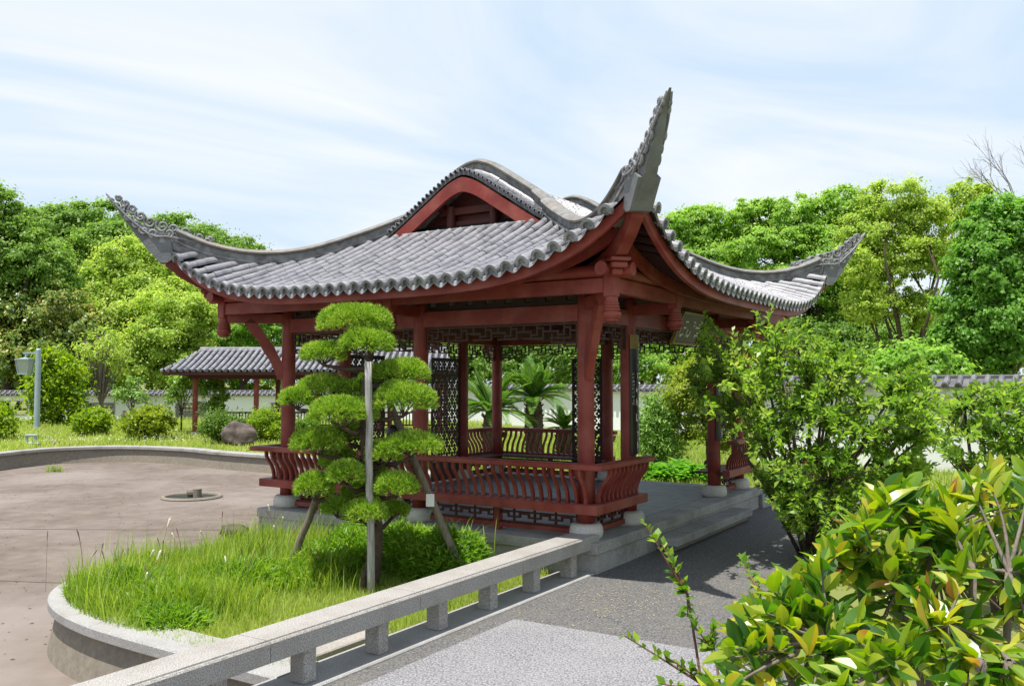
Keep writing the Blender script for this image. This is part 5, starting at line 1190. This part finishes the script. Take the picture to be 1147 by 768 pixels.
for (x, y) in [(20, 330), (40, 362), (15, 390), (28, 410), (60, 345), (78, 372), (8, 352), (52, 392)]: mb_f.append(at(x, y, 50.4))
P = np.repeat(np.array(mb_f), 7, 0); Vv, F = leaf_quads(P, rand_dirs(len(P), .4), rand_dirs(len(P)), np.full(len(P), .16), np.full(len(P), .1)); mg = [o for o in bpy.data.objects if o.name == 'magnolia_tree'][0]; Vv = Vv - np.array(mg.location); npmesh('blossoms', Vv, F, mat('magnolia_petals', (.8, .76, .68), .7), mg)
T_('bright_maple', 'bright light-green layered tree behind the corridor roof', 268, 62, [(255, 370, 38, 20, 0), (290, 360, 36, 22, 0), (235, 385, 24, 14, -1), (320, 372, 30, 20, 0)], 22000, .26, 'maple', .25, .25, .38, LT)
T_('bright_maple', 'green tree filling the gap beyond the corridor between the pavilion posts', 400, 64, [(370, 375, 50, 30, 0), (430, 380, 50, 30, 0), (480, 400, 40, 26, 0)], 16000, .34, 'zelkova', .25, .25, .45, LT)
for i, (x, d, lab) in enumerate([(20, 66, 'dim undergrowth tree low behind the lamp post'), (100, 70, 'dim undergrowth tree behind the thin grey-branched tree'), (190, 68, 'dim undergrowth tree low behind the left end of the corridor'), (270, 72, 'dim undergrowth tree low behind the corridor columns')]):
    T_('understory_tree', lab, x, d, [(x - 25, 418, 36, 22, 0), (x + 25, 412, 36, 26, 0), (x, 395, 34, 26, 1)], 9000, .36, 'deep', .2, .28, .6, LT)
# right group
T_('zelkova_tree', 'large layered green tree behind the right roof tip', 905, 52, [(940, 240, 34, 24, 0), (895, 255, 36, 28, 0), (865, 285, 36, 26, -1), (925, 290, 40, 28, -1), (960, 270, 28, 30, 1), (890, 325, 48, 26, -1), (940, 345, 40, 26, 0), (850, 245, 26, 20, 1)], 46000, .27, 'zelkova', .4, .24, .36, RT)
T_('zelkova_tree', 'smaller green tree just right of the tall roof finial', 790, 56, [(785, 258, 34, 22, 0), (755, 275, 26, 26, 0), (820, 275, 30, 24, 0), (790, 305, 44, 28, -1), (760, 335, 40, 30, 0), (830, 330, 36, 26, 0)], 30000, .29, 'zelkova', .35, .24, .38, RT)
T_('camphor_tree', 'airy yellow-green tree with bare limbs at the right', 1010, 40, [(1000, 228, 28, 24, 0), (1035, 250, 30, 22, 0), (975, 265, 28, 26, 0), (1080, 228, 24, 22, 1), (1095, 250, 22, 20, 1), (1010, 290, 34, 22, 0), (955, 300, 22, 20, -1), (1050, 295, 26, 22, 1), (985, 335, 26, 24, 0), (1030, 345, 24, 18, 0), (965, 340, 20, 18, -1)], 34000, .19, 'camphor', .14, .3, .6, RT, fork=.22, inner=.35)
T_('broadleaf_tree', 'dense vivid green broadleaf tree at the right edge of the picture', 1118, 30, [(1120, 262, 34, 34, 0), (1105, 300, 34, 30, -.5), (1135, 310, 34, 34, 0), (1090, 345, 30, 28, 0), (1125, 360, 40, 32, -.6), (1100, 392, 40, 26, 0), (1150, 260, 30, 32, .5), (1075, 385, 26, 24, .4)], 30000, .2, 'rightmaple', .22, .25, .6, RT, asp=.75)
T_('understory_tree', 'dark green tree in the shade below the right roof tip', 930, 50, [(930, 395, 50, 28, 0), (880, 385, 40, 30, 0), (980, 390, 40, 30, 1)], 18000, .26, 'deep', .25, .26, .5, RT)
T_('understory_tree', 'dark green tree in the shade behind the airy yellow-green tree', 1040, 52, [(1000, 395, 40, 30, 0), (1050, 385, 46, 36, 0), (1090, 400, 46, 26, 0)], 16000, .28, 'deep', .25, .26, .5, RT)
T_('understory_tree', 'green tree seen between the couplet column and the round clipped tree', 720, 52, [(690, 400, 46, 30, 0), (740, 410, 46, 30, 0), (790, 395, 40, 34, 0)], 18000, .27, 'zelkova', .25, .26, .45, RT)
T_('understory_tree', 'green tree seen through the pavilion above the tall cycad', 610, 50, [(560, 405, 40, 30, 0), (610, 400, 46, 32, 0), (655, 410, 40, 26, 0), (520, 410, 40, 30, 0)], 20000, .26, 'deep', .25, .26, .5, RT)
b = at(1030, 430, 24.5); base = (b[0], b[1], -.4); make_tree('broadleaf_tree', 'low bright green tree top rising just over the right white wall', 'tree', base, px_blobs(base, [(1030, 408, 44, 20, 0), (1000, 418, 30, 18, 0), (1060, 416, 24, 16, 0)], 24.5), 13000, .15, 'maple', 'bark', .1, .25, .7, RT)
# bare tree
b = at(1165, 440, 34); e = empty('bare_tree', (b[0], b[1], -.4), 'leafless grey branches reaching into the sky at the top right', 'tree', RT); mb = MB()
def grow(p, d, l, r, dep):
    q = p + d * l; m1 = (p + q) / 2 + rng.normal(size=3) * l * .05; mb.tube([p, m1, q], [r, r * .85, r * .65], 6, False)
    if dep:
        for _ in range(3 if dep > 1 else 4): grow(p + (q - p) * random.uniform(.45, 1), unit(d + rng.normal(size=3) * .42 + np.array([-.06, 0, .12])), l * random.uniform(.55, .8), r * .5, dep - 1)
top = at(1150, 250, 34) - np.array(e.location); mb.tube([(0, 0, 0), top * .5 + [.1, 0, 0], top], [.2, .13, .09], 8); 
for dvec in [(-.75, 0, .8), (-.3, .2, 1), (-.55, -.2, .65), (.2, 0, 1)]: grow(top, unit(np.array(dvec)), 1.7, .032, 3)
mb.build('trunk', M['bark_grey'], e, smooth=True, normals=False)

# ================================================================== NEARER SHRUBS ON THE RIGHT
def branchy(name, label, base, stems, tips, material, bark, leaf, nper, spread, asp, cat='shrub', r0=.03, fold=.15, rich=False, tw=.012, up=.3, droop=.15):
    """stems: points the main limbs pass through; tips: where the twigs end"""
    e = empty(name, base, label, cat); base = np.array(base); mb = MB(); st_ = [np.array(s) - base for s in stems]
    for s in st_: mb.tube([(rng.normal() * r0, rng.normal() * r0, -.05), s * .45 + rng.normal(size=3) * .05, s], [r0, r0 * .8, r0 * .55], 7)
    Ps = []; Ds = []; Ns = []; Ls = []
    for t in tips:
        t = np.array(t) - base; s = min(st_, key=lambda q: np.linalg.norm(q - t) + .3 * max(0, q[2] - t[2])); ln = np.linalg.norm(t - s); mid = s + (t - s) * .55 + rng.normal(size=3) * .08 * ln + np.array([0, 0, .08 * ln]); n_ = 7
        pts = [(1 - q) ** 2 * s + 2 * q * (1 - q) * mid + q * q * t for q in np.linspace(0, 1, n_)]; mb.tube(pts, [max(tw * (1.4 - 1.2 * q), .0025) for q in np.linspace(0, 1, n_)], 5, False)
        dv = unit(pts[-1] - pts[-3]); reach = min(spread, ln)
        for j in range(nper):
            q = 1 - (j / nper) * reach / max(ln, 1e-3) * random.uniform(.8, 1.1); q = min(max(q, .05), 1); p = (1 - q) ** 2 * s + 2 * q * (1 - q) * mid + q * q * t
            rd = rng.normal(size=3); rd -= dv * rd.dot(dv); rd = unit(rd); Ps.append(p); d = unit(rd * random.uniform(.7, 1.1) + dv * random.uniform(.2, .8) + np.array([0, 0, up])); Ds.append(d); nv = np.array([0, 0, 1.]) + rng.normal(size=3) * .35; Ns.append(nv); Ls.append(leaf * random.uniform(.6, 1.2))
    mb.build('stems', M[bark], e, smooth=True, normals=False)
    Ps, Ds, Ns, Ls = map(np.array, (Ps, Ds, Ns, Ls))
    if not rich: Vv, F = leaf_quads(Ps, Ds, Ns, Ls, Ls * asp, fold)
    else:
        Ds = unit(Ds); S = unit(np.cross(Ds, Ns)); Nn = np.cross(S, Ds); rows = []; pf = [0, .12, .35, .6, .82, 1]; wf = [.03, .28, .5, .47, .28, .01]; k = len(Ps); cv = rng.uniform(-.05, .55, k)[:, None]
        for t, w in zip(pf, wf):
            c = Ps + Ds * (Ls * t)[:, None] - Nn * (Ls[:, None] * cv * .55 * t * t); sd_ = S * (Ls * asp * w)[:, None]; lift = Nn * (Ls * asp * w * .42)[:, None]; rows += [c - sd_ + lift, c, c + sd_ + lift]
        Vv = np.stack(rows, 1).reshape(-1, 3); f = []
        for i in range(5): f += [[3 * i, 3 * i + 1, 3 * i + 4, 3 * i + 3], [3 * i + 1, 3 * i + 2, 3 * i + 5, 3 * i + 4]]
        F = (np.arange(k)[:, None, None] * 18 + np.array(f)[None]).reshape(-1, 4)
    lo_ = npmesh('leaves', Vv, F, M[material], e, smooth=rich)
    if rich:
        me = lo_.data; ev = np.empty(len(me.edges) * 2, np.int32); me.edges.foreach_get('vertices', ev); ev = ev.reshape(-1, 2) % 18 % 3
        at_ = me.attributes.new('sharp_edge', 'BOOLEAN', 'EDGE'); at_.data.foreach_set('value', (ev == 1).all(1))
    return e
# the big quince shrub
QB = (3.55, 10.7, ZG)
def pick(poly, n_, dfun):
    xs = [p[0] for p in poly]; ys = [p[1] for p in poly]; out = []
    while len(out) < n_:
        c = np.c_[rng.uniform(min(xs), max(xs), 400), rng.uniform(min(ys), max(ys), 400)]; c = c[in_poly(c, poly)]
        for q in c:
            out.append(at(q[0], q[1], dfun(q[0], q[1])))
            if len(out) >= n_: break
    return out
qpoly = [(790, 352), (800, 385), (812, 372), (836, 362), (850, 380), (860, 352), (880, 362), (915, 372), (960, 395), (1000, 430), (1040, 455), (1060, 500), (1040, 540), (1000, 560), (950, 580), (915, 605), (885, 600), (862, 570), (850, 545), (838, 520), (822, 490), (800, 470), (775, 450), (770, 425), (782, 390)]
tips = pick(qpoly, 840, lambda x, y: 10.6 + rng.normal() * .55 - (y - 460) * .002)
tips += [at(x, y, 10.3) for x, y in [(788, 352), (792, 362), (786, 378), (845, 350), (848, 365), (842, 380), (866, 345), (905, 360), (935, 372), (770, 420), (776, 440)]]
tips += pick([(985, 425), (1040, 405), (1065, 440), (1060, 500), (1000, 500)], 90, lambda x, y: 9.9 + rng.normal() * .4)
stems = pick(qpoly, 16, lambda x, y: 10.6 + rng.normal() * .4) + [at(x, y, 10.6 + rng.normal() * .25) for x, y in [(1020, 470), (1045, 440), (880, 480), (905, 430), (930, 470), (860, 430), (960, 480), (840, 460), (900, 530), (870, 400), (985, 500), (930, 540), (815, 430), (1010, 520), (880, 560)]]
branchy('quince_shrub', 'large twiggy quince shrub with small green and a few red leaves beside the steps', QB, stems, tips, 'quince', 'bark', .092, 23, .45, .48, r0=.026, tw=.006)
# second, further right
tips = pick([(1060, 445), (1085, 425), (1110, 440), (1150, 420), (1180, 430), (1180, 580), (1110, 560), (1085, 540), (1050, 500), (1045, 455)], 270, lambda x, y: 7.8 + rng.normal() * .35)
stems = [at(x, y, 7.9) for x, y in [(1100, 480), (1130, 500), (1150, 470), (1090, 540), (1170, 450), (1120, 450), (1080, 455), (1150, 530)]]
b = at(1120, 700, 7.9); branchy('quince_shrub', 'open twiggy shrub in front of the white wall at the right edge', (b[0], b[1], ZG), stems, tips, 'quince', 'bark', .075, 18, .4, .48, r0=.022, tw=.006)
# glossy broad-leaved bush in the foreground
top_line = [(812, 775), (818, 712), (842, 680), (878, 655), (912, 640), (934, 612), (965, 582), (990, 545), (1030, 550), (1060, 565), (1100, 530), (1175, 530)]
fp = top_line + [(1190, 800), (740, 800)]
tips = pick(fp, 150, lambda x, y: 1.85 + .75 * (800 - y) / 290 + abs(rng.normal()) * .22)
for i in range(len(top_line) - 1):
    for t in (.1, .4, .7, .95):
        x = top_line[i][0] * (1 - t) + top_line[i + 1][0] * t; y = top_line[i][1] * (1 - t) + top_line[i + 1][1] * t; tips.append(at(x, y + random.uniform(0, 18), 2.05 + .5 * (800 - y) / 290 + rng.normal() * .12))
tips += pick([(820, 650), (1180, 560), (1190, 800), (800, 800)], 60, lambda x, y: 2.6 + abs(rng.normal()) * .35)
stems = [at(x, y, d) for x, y, d in [(1090, 640, 2.3), (1060, 700, 2.2), (1010, 660, 2.4), (960, 640, 2.5), (930, 720, 2.2), (1130, 640, 2.3), (870, 720, 2.4), (1100, 740, 2.0), (1000, 740, 2.1), (1130, 740, 2.0), (1040, 610, 2.6), (900, 660, 2.6)]]
branchy('glossy_bush', 'glossy broad-leaved bush with yellow-green new leaves in the right foreground', (1.28, 2.42, ZG), stems, tips, 'foreleaf', 'bark_grey', .078, 9, .12, .47, cat='bush', r0=.017, rich=True, tw=.005, up=.45)
# slender rose-like shoots in front of it
b = at(845, 820, 3.1)
tips = [at(x, y, d) for x, y, d in [(722, 585, 3.2), (735, 600, 3.2), (752, 640, 3.2), (765, 660, 3.15), (778, 700, 3.1), (790, 720, 3.1), (700, 712, 3.0), (745, 735, 3.0), (775, 745, 3.0), (792, 760, 3.0), (770, 690, 3.1), (832, 625, 3.6), (846, 650, 3.5), (800, 700, 3.1), (740, 765, 2.9), (820, 740, 3.0)]]
stems = [at(x, y, d) for x, y, d in [(770, 665, 3.15), (800, 730, 3.1), (790, 768, 3.0), (850, 660, 3.4)]]
branchy('slender_shoots', 'slender reddish shoots with tiny leaves leaning over the paving', (b[0], b[1], ZG), stems, tips, 'twigleaf', 'stemred', .040, 16, .3, .6, cat='shoots', r0=.008, tw=.004)

# ================================================================== PERSON seated on the front bench, back to the camera
pp = uv(.02, 2.80, 0); per = empty('person', (pp[0], pp[1], 0), 'dark-haired person in a white shirt sitting on the bench behind the pine', 'person', rz=math.pi / 2 - YAW)
def skin_obj(name, verts, edges, radii, m, parent, root=0, sub=2):
    me = bpy.data.meshes.new(name); me.from_pydata(verts, edges, []); o = bpy.data.objects.new(name, me); col.objects.link(o); o.parent = parent
    sk = o.modifiers.new('skin', 'SKIN'); sk.use_smooth_shade = True
    for i, r in enumerate(radii):
        d = me.skin_vertices[0].data[i]; d.radius = r if isinstance(r, tuple) else (r, r); d.use_root = (i == root)
    s = o.modifiers.new('sub', 'SUBSURF'); s.levels = s.render_levels = sub; me.materials.append(m); return o
per.scale = (.92, .92, .92)
# local +x looks into the pavilion
bv = [(0, 0, .47), (-.02, 0, .66), (-.02, 0, .84), (-.015, 0, .95), (0, 0, 1.03), (.02, 0, 1.10), (.03, 0, 1.20)]; be = [(i, i + 1) for i in range(6)]; br = [(.15, .12), (.13, .10), (.15, .10), (.12, .08), .05, .085, .078]
def chain(start, pts, rad):
    prev = start
    for p, r in zip(pts, rad): bv.append(p); br.append(r); be.append((prev, len(bv) - 1)); prev = len(bv) - 1
    return prev
for s in (-1, 1):
    h_ = chain(3, [(-.01, s * .17, .93), (.06, s * .22, .70), (.28, s * .14, .60), (.34, s * .12, .58)], [.058, .046, .036, .03])
    for j, (dy, l_) in enumerate([(-.03, .07), (-.01, .085), (.01, .08), (.03, .065)]): chain(h_, [(.38, s * .12 + dy, .575), (.38 + l_ * .6, s * .12 + dy * 1.2, .56), (.38 + l_, s * .12 + dy * 1.3, .54)], [.011, .01, .008])
    chain(h_, [(.36, s * .12 - s * .045, .585), (.40, s * .12 - s * .06, .57)], [.012, .009])
    chain(0, [(.06, s * .10, .47), (.42, s * .11, .47), (.44, s * .11, .12), (.44, s * .11, .06), (.56, s * .11, .04)], [.095, .06, .045, .045, .035])
skin_obj('body', bv, be, br, M['skin'], per)
mb = MB()
for s in (-1, 1): mb.tube([(.101, s * .03, 1.16), (.108, s * .03, 1.16)], .011, 8)
mb.tube([(.10, 0, 1.145), (.125, 0, 1.12), (.10, 0, 1.115)], .012, 6); mb.tube([(.098, -.025, 1.085), (.105, 0, 1.083), (.098, .025, 1.085)], .006, 6)
for s in (-1, 1): mb.tube([(.02, s * .085, 1.17), (.015, s * .095, 1.15), (.02, s * .085, 1.12)], .012, 6)
mb.build('face', M['skin'], per)
bm = bmesh.new(); bmesh.ops.create_icosphere(bm, subdivisions=4, radius=1)
for v in bm.verts:
    p = v.co; f = 1 - .45 * max(0, min(1, (p.x - .25) * 2)) * (1 if p.z < .5 else 0); v.co = Vector((p.x * .112 * f + .005, p.y * .102, p.z * (.125 if p.z > 0 else .15) + 1.165)) + Vector(tuple(rng.normal(size=3) * .0016))
me = bpy.data.meshes.new('hair'); bm.to_mesh(me); bm.free(); me.materials.append(M['hair']); me.polygons.foreach_set('use_smooth', [True] * len(me.polygons)); ho = bpy.data.objects.new('hair', me); col.objects.link(ho); ho.parent = per
sv_ = [(0, 0, .47), (-.02, 0, .66), (-.02, 0, .84), (-.015, 0, .955), (0, 0, 1.015)]; se = [(0, 1), (1, 2), (2, 3), (3, 4)]; sr = [(.17, .14), (.15, .12), (.165, .118), (.13, .09), .062]
for s in (-1, 1): sv_ += [(-.01, s * .17, .935), (.04, s * .21, .76)]; n_ = len(sv_); se += [(3, n_ - 2), (n_ - 2, n_ - 1)]; sr += [.072, .064]
skin_obj('shirt', sv_, se, sr, M['shirt'], per)
tv = [(0, 0, .47)]; te = []; trd = [.145]
for s in (-1, 1):
    prev = 0
    for p, r in [((.06, s * .10, .475), .108), ((.42, s * .11, .475), .075), ((.44, s * .11, .25), .065), ((.44, s * .11, .08), .062)]: tv.append(p); trd.append(r); te.append((prev, len(tv) - 1)); prev = len(tv) - 1
skin_obj('trousers', tv, te, trd, M['trousers'], per)
